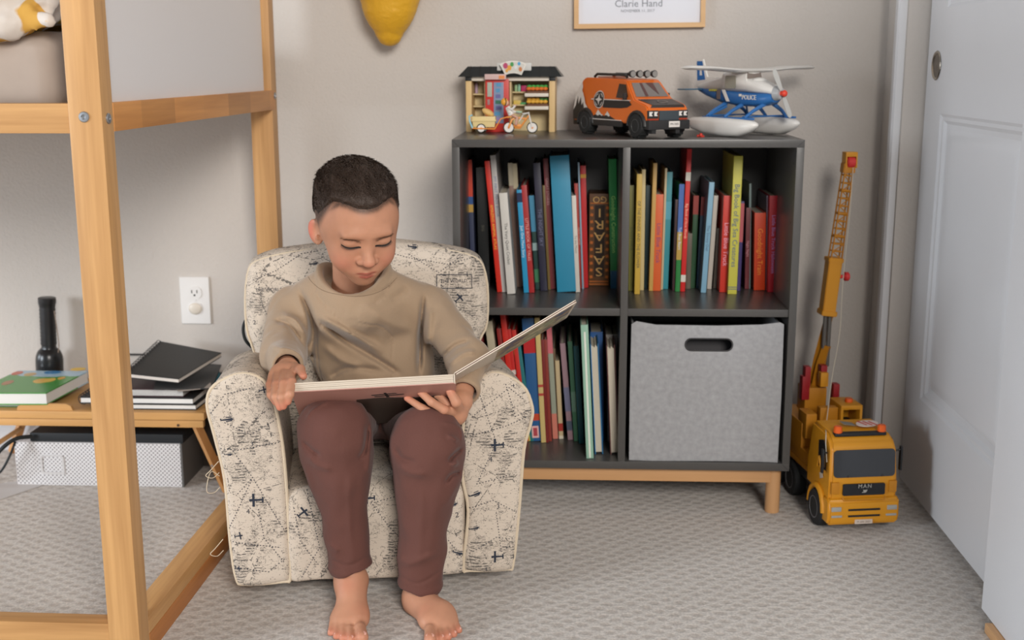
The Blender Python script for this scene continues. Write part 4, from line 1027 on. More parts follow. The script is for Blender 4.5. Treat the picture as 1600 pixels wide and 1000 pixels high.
for k in range(5):
    z1 = -.0006 - k * (BT / 5); m.bx(0.0005 * k, bw_ - .001, 0.0005 * (k % 2), bh_, z1 - BT / 5 + .0002, z1, .0008, 2)
m.build('pages', M_page, bk)
m = MB(); m.prism(rrect(bw_ + .004, bh_ + .004, .008, 5, bw_ / 2 + .001, bh_ / 2), .0016, Matrix.Translation((0, 0, -BT - .0018))); cv = m.build('cover', M_cov, bk, recalc=True)
def printed(name, shapes, col, z, parent, up):   # flat printed shapes on the cover
    m = MB()
    for s in shapes: m.prism(s, .0003, Matrix.Translation((0, 0, z)))
    return m.build(name, pl(col, .5), parent, recalc=True)
G = lambda pts: [(p[0], p[1]) for p in pts]
printed('cover_picture', [[(.1, .055), (.14, .05), (.2, .06), (.24, .055), (.25, .2), (.1, .2)]], (62, 48, 40), -BT - .0023, bk, 0)
printed('cover_picture', [[(.125, .034), (.165, .030), (.168, .033), (.127, .038)], [(.130, .042), (.178, .037), (.180, .040), (.131, .046)], [(.146, .026), (.150, .026), (.155, .05), (.150, .05)]], (34, 26, 24), -BT - .0023, bk, 0)
m = MB(); m.bx(bw_ - .0005, bw_ + .0016, 0, bh_, -BT - .0015, 0.0, .0006); m.build('spine', M_page, bk)
# right-hand leaf rising to the right
fe = A_(900, 469, -.455); fv = np.array(BM.inverted() @ Vector(fe - NL)); fdir = np.array([fv[0] - bw_, fv[1], fv[2]]); fl = np.linalg.norm(fdir); fdir /= fl
leaf = MB(); e2 = np.array(BM.inverted() @ Vector(A_(874, 503, -.270) - fe)); yv = e2 - fdir * (e2 @ fdir); yv /= np.linalg.norm(yv); nrm = np.cross(fdir, yv)
LM = Matrix(((fdir[0], yv[0], nrm[0], bw_ + .001), (fdir[1], yv[1], nrm[1], 0), (fdir[2], yv[2], nrm[2], 0), (0, 0, 0, 1)))
leaf.prism(rrect(fl, bh_, .006, 4, fl / 2, bh_ / 2), .0016, LM); lf = leaf.build('open_leaf', M_page, bk, recalc=True)
m = MB(); m.prism(rrect(fl - .002, bh_ - .002, .006, 4, fl / 2, bh_ / 2), .0008, LM @ Matrix.Translation((0, 0, -.0012))); m.build('leaf_board', pl((110, 62, 56), .5), bk, recalc=True)
m = MB(); m.prism(rrect(fl - .001, bh_ - .001, .006, 4, fl / 2, bh_ / 2), .0016, LM @ Matrix.Translation((0, 0, -.0030))); m.build('leaf_board', M_page, bk, recalc=True)
def pic_mat():
    m = mat('watercolour_picture', (170, 150, 120), .5); N, L, b = nodes_of(m); tc = N['Texture Coordinate']; nz = N.new('ShaderNodeTexNoise'); nz.inputs['Scale'].default_value = 26; nz.inputs['Detail'].default_value = 3; L.new(tc.outputs['Object'], nz.inputs['Vector'])
    cr = N.new('ShaderNodeValToRGB'); e = cr.color_ramp.elements; e[0].position = .36; e[0].color = srgb(66, 76, 106); e[1].position = .66; e[1].color = srgb(206, 186, 150)
    for p_, c_ in ((.46, (150, 120, 84)), (.54, (176, 170, 140)), (.60, (120, 124, 90))): x = e.new(p_); x.color = srgb(*c_)
    L.new(nz.outputs['Fac'], cr.inputs['Fac']); L.new(cr.outputs['Color'], b.inputs['Base Color']); return m
m = MB(); m.prism(rrect(fl * .62, bh_ * .9, .004, 3, fl * .66, bh_ / 2), .0003, LM @ Matrix.Translation((0, 0, -.0034))); m.build('picture', pic_mat(), bk, recalc=True)
# ------------------------------------------------------------------ books
M_pg = mat('book_paper', (212, 202, 184), .8, var=.05, scale=200)
def cov(rgb): return mat('cover_%d_%d_%d' % rgb, tuple(int(c * .93) for c in rgb), .38, var=.05, scale=18, spec=.4)
def book(name, label, group, yb, xb, xt, yt, wpx, rgb, shelf_z, depth=.2, title=None, tcol=(235, 230, 220), tsz=.6, bands=(), cat='book', yaw=0.0, pages_out=False, hb=True, flip=False, tpos=.5, x0max=None):
    """a standing book: its foot seen at (xb, yb), its top at (xt, yt); stands on the shelf at the depth where its foot is seen"""
    B = atz(xb, yb, shelf_z); Y = min(max(B[1], .004), CD - .02 - .11); B = at(xb, yb, Y); T_ = at(xt, yt, Y)
    dx, dz = T_[0] - B[0], T_[2] - shelf_z; lean = math.atan2(dx, dz); H = math.hypot(dx, dz); th = max(.0035, wpx * (Y - CAM_POS[1]) / FPX)
    depth = min(depth, CD - .016 - Y)
    o = thing(name, label, cat, (B[0], Y, shelf_z + abs(math.sin(lean)) * th / 2 + .0003), (0, lean, yaw), group)
    c = cov(rgb); ct = min(.0022, th * .22) if hb else .0008
    m = MB()
    if pages_out:
        m.bx(-th / 2, -th / 2 + ct, 0.0, depth, 0, H); m.bx(th / 2 - ct, th / 2, 0.0, depth, 0, H); m.bx(-th / 2, th / 2, depth - ct, depth, 0, H)
        m.build('cover', c, o)
        m = MB(); n = max(2, int(th / .003))
        for k in range(n): w = (th - 2 * ct) / n; m.bx(-th / 2 + ct + k * w, -th / 2 + ct + (k + .8) * w, .003 + .0012 * (k % 2), depth - ct, .004, H - .004 - .002 * (k % 3))
        m.build('pages', M_pg, o); return o
    m.bx(-th / 2, th / 2, 0, ct * 1.2, 0, H, min(ct, th * .2) * .9, 2)
    m.bx(-th / 2, -th / 2 + ct, ct, depth, 0, H); m.bx(th / 2 - ct, th / 2, ct, depth, 0, H); m.build('cover', c, o)
    m = MB(); m.bx(-th / 2 + ct, th / 2 - ct, ct * 1.2, depth - .004, .003, H - .0035); m.build('pages', M_pg, o)
    for z0, z1, bc in bands:
        m = MB(); m.bx(-th / 2 - .0001, th / 2 + .0001, -.0003, .004, z0 * H, z1 * H); m.build('spine_band', cov(bc), o)
    if title:
        L_ = len(title); sz = min(th * tsz * 1.25, H * .8 / (L_ * .56)); m = MB()
        fm = frame_mtx((0, -.0004, H * tpos), (0, 0, 1 if flip else -1), (1 if not flip else -1, 0, 0)); fm = frame_mtx((0, -.0004, H * tpos), (0, 0, -1), (1, 0, 0)) if not flip else frame_mtx((0, -.0004, H * tpos), (0, 0, 1), (-1, 0, 0))
        m.text(title, sz, fm, .0001); m.build('spine_title', pl(tcol, .5), o)
    return o
Z1 = SHZ; Z0 = CBt + TH + .001
GU, GR, GL = 'books in the upper left compartment', 'books in the upper right compartment', 'books in the lower left compartment'
# foot y, foot x, top x, top y, spine width (px), colour
UL = [
 ('thin book with red upper spine and patterned lower spine, far left of upper left compartment', 452, 740, 733.5, 250, 7, (60, 66, 92), dict(bands=[(.72, 1, (200, 66, 44)), (.66, .72, (50, 84, 140)), (.60, .66, (190, 150, 70))], depth=.3)),
 ('wide dark picture book standing deep in shade left of the red animal book', 450, 757, 752, 262, 17, (26, 28, 30), dict(title='BIG', tcol=(80, 76, 64), tsz=.3, depth=.24)),
 ('red hardback with orange spine letters, first red spine in the upper left compartment', 457, 781, 761, 252, 8.2, (222, 50, 34), dict(title='AMAZING ANIMAL ATLAS', tcol=(246, 190, 60))),
 ('tall pale grey picture book with blue lettering leaning right of the red animal book', 457, 788, 770, 243, 8.5, (206, 200, 196), dict(title='MY FIRST MAZE BOOK', tcol=(90, 110, 150), tpos=.7, depth=.26)),
 ('white picture book about a cricket, shorter than the grey book on its left', 460, 799, 786, 302, 13, (226, 222, 214), dict(title='The Very Quiet Cricket', tcol=(70, 70, 72), tsz=.42)),
 ('faded brown book with beige top just right of the white cricket book', 448, 808, 797, 255, 7, (150, 118, 104), dict(bands=[(.82, 1, (196, 184, 160))], depth=.2)),
 ('beige spined book tucked behind the bright blue spine', 448, 815, 804, 256, 7, (126, 92, 84), dict(bands=[(.8, 1, (206, 192, 160))], depth=.2)),
 ('bright sky blue book with a navy cap at the top of its spine', 458, 822.5, 811, 297, 8, (44, 156, 206), dict(bands=[(.88, .97, (24, 40, 80))], title='Just One More Story', tcol=(220, 236, 244))),
 ('crimson book with small white letters right of the sky blue book', 458, 831, 818.5, 290, 8.5, (180, 44, 46), dict(title='LITTLE BOOK OF TALES', tcol=(230, 170, 160))),
 ('blue to dark green picture book, short, next to the crimson book', 453, 841, 830.5, 306, 8, (34, 70, 66), dict(bands=[(.62, 1, (70, 146, 182)), (.42, .5, (150, 180, 180)), (.08, .22, (60, 130, 90))])),
 ('tall dark navy book with faint spine letters', 455, 850, 838.5, 255, 11, (44, 42, 64), dict(title='THE NIGHT SKY', tcol=(110, 112, 140))),
 ('narrow olive brown book between the navy and the plum spines', 453, 858.5, 849.5, 290, 4, (120, 98, 50), {}),
 ('tall plum coloured book just left of the wide turquoise binder', 452, 864.5, 852.5, 248, 8, (138, 62, 66), dict(title='GREAT STORIES', tcol=(210, 160, 160), tpos=.75)),
 ('wide turquoise blue binder, widest spine of the upper left compartment', 457, 885.5, 874, 244, 30, (50, 148, 184), dict(depth=.27, cat='binder')),
 ('white book with a thin spine directly right of the turquoise binder', 457, 903, 896.5, 306, 7, (222, 216, 206), dict(title='To the Moon', tcol=(120, 110, 100))),
 ('faded red book leaning on the bright red spine', 451, 910.5, 900.5, 287, 7, (188, 66, 56), dict(title='Farm Friends', tcol=(236, 190, 170))),
 ('thin pale blue edged book left of the bright red spine', 452, 911, 904, 254, 2.6, (150, 176, 196), {}),
 ('bright red book with yellow badge near its top, left of the safari box', 450, 915, 911, 259, 8.6, (214, 36, 40), dict(bands=[(.90, .93, (236, 170, 60))])),
 ('bright green book with a blue foot at the right end of the upper left compartment', 451, 960, 957, 249, 12, (44, 140, 72), dict(bands=[(0, .14, (40, 100, 140))], title='Goodnight Construction', tcol=(170, 220, 120))),
 ('dark green sliver of a spine against the cabinet divider', 449, 968, 966, 250, 5, (20, 66, 44), {}),
]
for lab, yb, xb, xt, yt, w, c, kw in UL: book('binder' if kw.get('cat') == 'binder' else 'book', lab, GU, yb, xb, xt, yt, w, c, Z1, **kw)
# cardboard safari game box, standing upside down
Yb = max(.004, float(atz(935, 447, Z1)[1])); B0 = at(919.5, 447, Yb); B1 = at(951.5, 447, Yb); T0 = at(919, 303, Yb); bwid = B1[0] - B0[0]; bhei = T0[2] - Z1
sbx = thing('safari_box', 'brown and orange box lettered SAFARI upside down beside the green book', 'box', ((B0[0] + B1[0]) / 2, Yb, Z1 + .0003))
m = MB(); m.bx(-bwid / 2, bwid / 2, 0, .16, 0, bhei, .0008); m.build('carton', cov((120, 78, 40)), sbx)
m = MB(); m.bx(-bwid * .24, bwid * .24, -.0004, .002, bhei * .10, bhei * .88); m.build('title_panel', pl((54, 36, 26), .6), sbx)
m = MB()
for i, ch in enumerate('SAFARI'):
    m.text(ch, bhei * .135, frame_mtx((0, -.0006, bhei * (.16 + .128 * i)), (-1, 0, 0), (0, 0, -1)) @ Matrix.Diagonal((1.35, 1, 1, 1)), .0001)
m.text('GO', bhei * .1, frame_mtx((0, -.0006, bhei * .94), (-1, 0, 0), (0, 0, -1)), .0001); m.build('lettering', pl((244, 196, 120), .6), sbx)
m = MB()
for s in (-1, 1):
    for k in range(11): z = bhei * (.10 + .075 * k); m.box((s * bwid * .38, -.0003, z), (bwid * .14, .0006, bhei * .03), (0, .3 * s * (-1) ** k, 0))
for z in (.02, .05, .90): m.box((0, -.0003, bhei * z), (bwid * .92, .0006, bhei * .012))
m.build('tribal_pattern', pl((216, 120, 44), .6), sbx)
UR = [
 ('olive green book against the left side of the upper right compartment', 455, 985.5, 987.5, 290, 7.5, (132, 128, 58), dict(title='JUNGLE WALK', tcol=(70, 80, 40))),
 ('mustard yellow book with small capital letters down its spine', 460, 995.5, 999.5, 272, 8.5, (208, 172, 70), dict(title='OF THE DINNER AND THE FLOWER', tcol=(60, 60, 50), tsz=.62)),
 ('tall cream book right beside the mustard yellow spine', 454, 1003, 1006, 265, 6, (208, 188, 134), dict(depth=.24)),
 ('dark teal book in shade between the cream and the tan spines', 451, 1010, 1013, 290, 8, (18, 48, 52), {}),
 ('tall tan book with a narrow spine left of the orange truck book', 455, 1017, 1024, 255, 6.2, (206, 164, 88), {}),
 ('orange book with blue spine letters and a tiny truck', 455, 1026, 1031, 304, 12, (226, 100, 46), dict(title='Little Blue Truck', tcol=(120, 60, 110), tsz=.62)),
 ('thin cream book standing between the orange and the teal spines', 453, 1034, 1041, 263, 3.4, (206, 186, 146), {}),
 ('teal blue book with a plain spine right of the orange one', 452, 1039, 1046.5, 269, 9.4, (56, 148, 160), dict(bands=[(.6, .75, (90, 170, 190))])),
 ('dark maroon book in shade right of the teal blue spine', 455, 1053, 1058, 312, 5.5, (60, 26, 28), {}),
 ('book with a blue, yellow and green striped spine', 456, 1058.5, 1065.5, 288, 7.6, (40, 132, 62), dict(bands=[(.56, 1, (76, 112, 184)), (.30, .56, (196, 160, 72))], title='Ten Busy Bears', tcol=(210, 220, 240))),
 ('tallest red book with two white bands, upper right compartment', 456, 1066.5, 1077.5, 233, 7.4, (216, 36, 34), dict(bands=[(.78, .84, (230, 222, 210)), (.07, .12, (230, 222, 210))], title='Big Book of First Words', tcol=(250, 200, 170))),
 ('short taupe booklet in shade right of the tallest red book', 452, 1075, 1078, 365, 8, (98, 88, 74), {}),
 ('dark green book with a brick red top', 450, 1082, 1088, 306, 8, (26, 76, 40), dict(bands=[(.80, 1, (150, 56, 48))])),
 ('dark blue book with a maroon top', 450, 1092, 1100, 308, 8, (32, 66, 92), dict(bands=[(.80, 1, (120, 34, 36))])),
 ('pale blue book leaning left across the white one', 458, 1099, 1112.5, 285, 8.2, (134, 180, 206), dict(title='The Snowy Owl', tcol=(60, 90, 120))),
 ('off-white book leaning beside the pale blue spine', 452, 1108, 1119, 306, 7, (204, 194, 182), {}),
 ('short grey brown booklet left of the red truck book', 450, 1118, 1124, 357, 7.5, (104, 94, 84), {}),
 ('red book with pink letters, directly left of the tall yellow book', 457, 1130.5, 1137.5, 306, 13, (218, 54, 38), dict(title='Little Blue Truck', tcol=(240, 170, 190), tsz=.62)),
 ('tall yellow book of sea creatures with large blue letters on its spine', 460, 1144, 1154, 244, 14, (214, 208, 84), dict(title='Big Book of Big Sea Creatures', tcol=(50, 84, 130), tsz=.85, bands=[(.035, .04, (60, 80, 140)), (.05, .055, (60, 80, 140))])),
 ('purple book with a pink top behind the tall yellow book', 455, 1154, 1160.5, 315, 5.5, (70, 56, 118), dict(bands=[(.55, .98, (196, 96, 104))])),
 ('maroon book with pale letters right of the tall yellow book', 452, 1167, 1169.5, 325, 7, (112, 36, 44), dict(title='Night Night', tcol=(200, 140, 150))),
 ('thin grey teal spine behind the maroon book', 448, 1171, 1172.5, 287, 3.4, (110, 130, 128), {}),
 ('short wide vermilion book with yellow letters, second from the right end', 454, 1186.5, 1188, 333, 17.5, (226, 72, 26), dict(title='Goodnight Train', tcol=(246, 150, 40), tsz=.5)),
 ('thin lilac grey spine between the vermilion and the last red book', 454, 1198, 1199.5, 306, 3, (110, 96, 116), {}),
 ('deep red book with lilac letters at the right end of the upper right compartment', 457, 1206.5, 1209.5, 306, 13.5, (186, 30, 44), dict(title='Little Blue Truck Halloween', tcol=(190, 140, 200), tsz=.62)),
]
for lab, yb, xb, xt, yt, w, c, kw in UR: book('book', lab, GR, yb, xb, xt, yt, w, c, Z1, **kw)
LL = [
 ('dark red book at the left end of the lower left compartment, mostly behind the armchair', 688, 770, 748, 508, 8, (128, 36, 34), {}),
 ('cream book with a plain spine left of the red books in the lower left compartment', 690, 787, 763, 503, 12, (200, 188, 160), {}),
 ('brick red book between the cream and the tall scarlet spines', 690, 800, 779, 514, 7, (150, 40, 36), {}),
 ('tall scarlet book, highest red spine in the lower left compartment', 690, 808, 785.5, 491, 9, (214, 44, 32), {}),
 ('shorter red book with a small white band, first right of the tall scarlet one', 690, 815, 795, 515, 6.5, (206, 38, 34), dict(bands=[(.6, .64, (230, 210, 200))])),
 ('shorter red book with orange tinted foot, second right of tall scarlet one', 690, 823, 802.5, 516, 7, (210, 46, 38), dict(bands=[(.3, .5, (224, 90, 50))])),
 ('yellow green thin book above the armchair arm', 690, 826, 804.5, 541, 6, (206, 192, 96), {}),
 ('thin teal book left of the blue book in the lower left compartment', 690, 831.5, 811, 542, 6, (40, 120, 124), {}),
 ('wide blue book with a red square, orange band and pink label near foot', 690, 837.5, 824.5, 498, 19, (44, 96, 150), dict(bands=[(.72, .84, (196, 36, 40)), (.17, .225, (206, 76, 44))], depth=.2, tsz=.5)),
 ('pale yellow book with a tall spine directly right of the wide blue one', 692, 849.5, 839, 497, 8, (214, 190, 124), dict(bands=[(.45, .47, (190, 70, 60)), (.38, .40, (190, 70, 60))])),
 ('dark red book, first of two slim ones right of the pale yellow spine', 692, 855, 847.5, 531, 5, (126, 36, 34), {}),
 ('brick red book, second of two slim ones right of the pale yellow spine', 690, 860, 852.5, 531, 5, (146, 56, 46), {}),
 ('pink topped book fading to sage green with a coral foot', 686, 868, 857.5, 505, 8, (160, 166, 148), dict(bands=[(.74, 1, (214, 116, 124)), (0, .22, (214, 128, 110))])),
 ('slim brown book behind the small cream one', 684, 872, 865.5, 545, 4, (110, 86, 60), {}),
 ('small cream book with a red and white patterned foot', 686, 877, 870.5, 564, 7, (206, 184, 144), dict(bands=[(.0, .04, (220, 210, 190)), (.1, .2, (170, 50, 40))])),
 ('lilac pink picture book with a speckled spine', 688, 891.5, 879, 537, 8.5, (176, 142, 152), dict(bands=[(.3, .55, (130, 130, 160)), (.1, .2, (90, 100, 120))])),
 ('mottled green picture book right of the lilac pink one', 690, 900.5, 890.5, 534, 7.5, (74, 126, 96), dict(bands=[(.3, .5, (110, 150, 130))])),
 ('dark teal book with a smooth spine left of the tall mint binder', 694, 908.5, 900, 541, 8.5, (20, 92, 104), {}),
 ('tall mint green and white folder sticking out past the other books', 717, 922, 913, 508, 12, (150, 190, 168), dict(bands=[], depth=.24, cat='folder', title=None)),
]
for lab, yb, xb, xt, yt, w, c, kw in LL:
    o = book('folder' if kw.get('cat') == 'folder' else 'book', lab, GL, yb, xb, xt, yt, w, c, Z0, **kw)
    if 'pink label' in lab:
        H = 191 * .00134
        m = MB(); m.bx(-.0075, .0075, -.0006, .002, .008, .035); m.build('label_sticker', pl((226, 180, 176), .5), o)
        m = MB(); m.bx(-.0045, .0045, -.0008, .002, .012, .031); m.build('label_sticker', pl((170, 60, 70), .5), o)
    if kw.get('cat') == 'folder':
        m = MB(); m.bx(-.002, .002, -.0005, .002, .002, .275); m.build('white_stripe', pl((214, 218, 206), .5), o)
o = book('book', 'blue book turned so its page edges face out, right of the mint folder', GL, 710, 936, 928.5, 538, 13.5, (34, 108, 158), Z0, depth=.2, pages_out=True)
o = book('book', 'book with blue boards standing behind the turned blue book, its top showing above', GL, 690, 934, 932, 519, 20, (30, 84, 146), Z0, depth=.12)
o = book('book', 'thick book with page edges facing out against the cabinet divider', GL, 711, 960.5, 954, 540, 14, (96, 56, 52), Z0, depth=.2, pages_out=True)
o = book('book', 'pale greyish book standing behind the thick turned book, its top showing above', GL, 690, 959, 956, 523, 19, (188, 180, 176), Z0, depth=.12)
# ------------------------------------------------------------------ toys on the cabinet
def dec(m, pts, th, mtx): m.prism(pts, th, mtx); return m
# --- toy market stall
KY = .275; k0 = at(728, 200, KY)[0]; k1 = at(866, 200, KY)[0]; kzt = at(800, 104, KY)[2]
kx = lambda px: k0 + (px - 728) * (k1 - k0) / 138; kz = lambda py: (200 - py) * (kzt - CT) / 96
st = thing('toy_market_stall', 'tan toy market stall with a black roof and a red vending machine inside', 'toy stall', ((k0 + k1) / 2, KY, CT + .0003), (0, 0, R(-3)))
cx = (k0 + k1) / 2; X = lambda px: kx(px) - cx; Zk = kz
tan = pl((214, 182, 128), .45); tan2 = pl((206, 186, 140), .5); blk = pl((26, 30, 32), .35); offw = pl((218, 210, 196), .4); brn = pl((112, 78, 58), .5)
m = MB(); m.bx(X(728), X(737), 0, .062, 0, Zk(118), .001); m.build('corner_post', tan, st)
m = MB(); m.bx(X(858), X(867), 0, .062, 0, Zk(118), .001); m.build('corner_post', tan, st)
m = MB(); m.bx(X(728), X(867), .062, .066, 0, Zk(112)); m.bx(X(756), X(758.5), .01, .062, 0, Zk(122)); m.bx(X(796), X(798.5), .01, .062, 0, Zk(122)); m.build('back_wall', tan2, st)
m = MB(); m.bx(X(737), X(858), .002, .008, Zk(125), Zk(118), .0008); m.build('beam', offw, st)
for a in (728, 858.5): m = MB(); m.bx(X(a - .5), X(a + 9), -.002, .010, Zk(125), Zk(118), .0008); m.build('roof_bracket', blk, st)
m = MB(); zb, zt = Zk(119), Zk(104)
lo = [(X(716.5), -.010, zb), (X(878), -.010, zb), (X(878), .078, zb), (X(716.5), .078, zb)]; up = [(X(730), .014, zt), (X(866), .014, zt), (X(866), .06, zt), (X(730), .06, zt)]
m.poly(lo[::-1]); m.poly(up)
for i in range(4): m.poly([lo[i], lo[(i + 1) % 4], up[(i + 1) % 4], up[i]])
for k in range(9): x = X(735 + k * 15.5); m.cyl((x, -.009, zb + .001), (x, .013, zt + .0005), .0009, None, 6)
m.build('roof', blk, st, recalc=True)
m = MB(); m.bx(X(777), X(830), .002, .008, Zk(110), Zk(99), .001); m.build('sign_back', pl((200, 200, 196), .4), st)
arc = [(X(803) + r * math.sin(R(a)), Zk(140) + r * math.cos(R(a))) for r, aa in ((.0655, range(-27, 28, 6)), (.0390, range(27, -28, -6))) for a in aa]
m = MB(); m.prism(arc, .004, FRONT(0, -.006, 0)); m.build('sign_board', pl((226, 222, 214), .4), st, recalc=True)
arc2 = [(X(803) + r * math.sin(R(a)), Zk(140) + r * math.cos(R(a))) for r, aa in ((.0630, range(-24, 25, 6)), (.0415, range(24, -25, -6))) for a in aa]
m = MB(); m.prism(arc2, .0004, FRONT(0, -.0102, 0)); m.build('sign_picture', pl((206, 204, 196), .5), st, recalc=True)
for c, px, py, r in (((178, 62, 104), 791, 103, .0065), ((222, 158, 60), 797, 106, .006), ((70, 150, 80), 801, 101, .005), ((216, 220, 224), 807, 105, .004), ((72, 160, 204), 812, 100, .004), ((198, 124, 70), 814, 108, .005), ((220, 160, 70), 793, 110, .004)):
    m = MB(); m.prism(circ(r, 12, X(px), Zk(py), .8, 1), .0004, FRONT(0, -.0107, 0)); m.build('printed_fruit', pl(c, .5), st, recalc=True)
for y_, z_ in ((745, 0), (145, 0), (163, 0), (181, 0)):
    if y_ < 700: m = MB(); m.bx(X(737), X(756), .03, .062, Zk(y_ + 1), Zk(y_ - 1)); m.build('shelf', tan2, st)
for y_ in (142, 161):
    m = MB(); m.bx(X(798), X(858), .034, .062, Zk(y_ + 1), Zk(y_ - 1)); m.build('shelf', tan2, st)
    cr = MB(); cr.bx(X(820), X(857), .000, .036, Zk(y_ + 6), Zk(y_ + 1), .001); cr.build('display_tray', offw, st)
    bxm = MB(); bxm.box((X(840), .018, Zk(y_ - 2)), (X(856) - X(823), .03, .006), (R(12), 0, 0), .001); cb = bxm.build('produce_crate', brn, st)
    for i in range(10):
        c = ((226, 120, 50) if i < 5 else (86, 178, 84)) if y_ == 142 else ((228, 176, 70) if i < 8 else (90, 150, 80))
        s = MB(); s.sph((X(826 + (i % 5) * 6.4), .008 + .014 * (i // 5), Zk(y_ - 5.5 - 3 * (i // 5))), .0052, (1.15, 1, .8), None, 10); s.build('produce', pl(c, .5), cb)
for (a, b_, t_, bt, c) in ((802, 806, 131, 141, (150, 180, 130)), (807, 811, 130, 141, (140, 190, 160)), (812, 824, 132, 141, (184, 40, 96)), (800, 812, 154, 160, (214, 186, 90)), (810, 820, 157, 161, (70, 160, 90))):
    m = MB(); m.bx(X(a), X(b_), .036, .055, Zk(bt), Zk(t_), .001); m.build('goods_box', pl(c, .4), st)
m = MB(); m.bx(X(738), X(742), .05, .06, Zk(144), Zk(128), .001); m.build('goods_box', pl((176, 150, 170), .4), st)
# vending machine: a separate toy standing in the stall
vm = thing('toy_vending_machine', 'red toy vending machine standing inside the market stall', 'toy vending machine', ((k0 + k1) / 2, KY, CT + .0003), (0, 0, R(-3)))
red = pl((200, 52, 44), .35)
m = MB(); m.bx(X(759), X(795.5), -.004, .040, 0, Zk(122), .0015); m.build('cabinet', red, vm)
m = MB(); m.bx(X(759), X(792), -.016, -.011, Zk(123), Zk(115), .001); m.bx(X(770), X(780), -.012, .004, Zk(121), Zk(117)); m.build('top_sign', pl((206, 176, 172), .4), vm)
m = MB(); m.bx(X(781), X(790), -.0166, -.015, Zk(122), Zk(117)); m.build('top_sign_picture', pl((226, 140, 80), .4), vm)
m = MB(); m.bx(X(772), X(787.5), -.0055, -.003, Zk(187), Zk(127), .0005); m.build('glass_front', pl((138, 152, 178), .15), vm)
rr_ = random.Random(5)
for k in range(7):
    m = MB(); z = Zk(184 - k * 8.5); m.bx(X(773.5 + rr_.random() * 3), X(780 + rr_.random() * 5), -.0062, -.005, z, z + .008); m.build('drink', pl(rr_.choice([(110, 110, 160), (90, 150, 190), (190, 196, 206), (60, 110, 90), (150, 130, 180)]), .3), vm)
m = MB(); m.bx(X(762), X(769.5), -.0052, -.003, Zk(148), Zk(127), .0005); m.build('button_panel', pl((170, 176, 164), .4), vm)
m = MB(); m.bx(X(762), X(766), -.0052, -.003, Zk(160), Zk(152), .0004); m.build('coin_slot', pl((160, 120, 120), .4), vm)

# --- toy bicycle with trailer
BY = .215; bs = (BY - CAM_POS[1]) / FPX * 1.01; bx0 = at(795, 205, BY)[0]
bike = thing('toy_bicycle', 'orange toy bicycle with white wheels pulling a tan cargo trailer', 'toy bicycle', (bx0, BY, CT + .0003))
U = lambda px, py, y=0: ((px - 795) * bs, y, (208.3 - py) * bs)
org = pl((236, 152, 70), .4); wht = pl((226, 222, 216), .4); rub = pl((32, 36, 36), .6); tanb = pl((222, 200, 142), .45)
def spoked(name, c, r, y0, parent):
    m = MB(); n = 20; m.tube([(c[0] + (r - .0012) * math.cos(2 * math.pi * k / n), y0, c[2] + (r - .0012) * math.sin(2 * math.pi * k / n)) for k in range(n)], .0013, 6, closed=True); w = m.build('wheel', rub, parent)
    m = MB(); m.cyl((c[0], y0 - .001, c[2]), (c[0], y0 + .001, c[2]), r - .0022, None, 20); m.build('wheel_disc', wht, w)
    m = MB(); m.cyl((c[0], y0 - .0022, c[2]), (c[0], y0 + .0022, c[2]), .0024, None, 10); m.build('hub', org, w)
spoked('w', U(831, 199.2), .0122, 0, bike); spoked('w', U(795, 199.2), .0122, 0, bike); spoked('w', U(753, 200), .0100, -.010, bike); spoked('w', U(755, 200), .0100, .022, bike)
m = MB(); m.tube([U(795, 199, -.0025), U(800, 187, -.0025), U(806, 184), U(822, 186), U(826, 181)], .0022, 7); m.tube([U(795, 199, .002), U(812, 200, .002), U(822, 186)], .0022, 7); m.box(U(808, 196), (.016, .006, .006), None, .001); m.build('frame', org, bike)
m = MB(); m.tube([U(825, 176), U(831, 199, -.003)], .0016, 6); m.tube([U(811, 190, -.002), U(817, 180, -.002), U(825, 177, -.006)], .0014, 6); m.tube([U(816, 178, -.009), U(825, 177, -.007), U(826, 177, .007), U(818, 178, .010)], .0011, 6); m.build('handlebar', wht, bike)
m = MB(); m.box(U(797, 183), (.013, .007, .003), (0, -.2, 0), .001); m.build('saddle', org, bike)
m = MB(); m.tube([U(740, 200, -.012), U(774, 201, -.012), U(783, 186, -.006), U(794, 183)], .0015, 7); m.build('tow_bar', org, bike)
m = MB(); m.box(U(757, 190.5, .006), (.047, .028, .0235), None, .002, 2, (1.10, 1.06)); m.bx(U(739, 0)[0], U(776, 0)[0], -.011, .023, .030 - .0035, .030, .001); m.build('trailer_box', tanb, bike)
m = MB(); m.tube([U(740, 180, -.010), U(735, 182, -.011), U(736, 190, -.011), U(740, 200, -.011)], .0018, 7); m.build('trailer_handle', pl((136, 196, 214), .4), bike)
bread = MB(); bread.sph(U(763, 176.5, .006), .0125, (1.15, .8, .55), (0, R(28), 0)); tag(bread.build('toy_bread', pl((222, 182, 112), .5), None, loc=None), 'tan oval toy loaf leaning in the bicycle trailer', 'toy bread')
bpy.data.objects['toy_bread'].location = bike.location
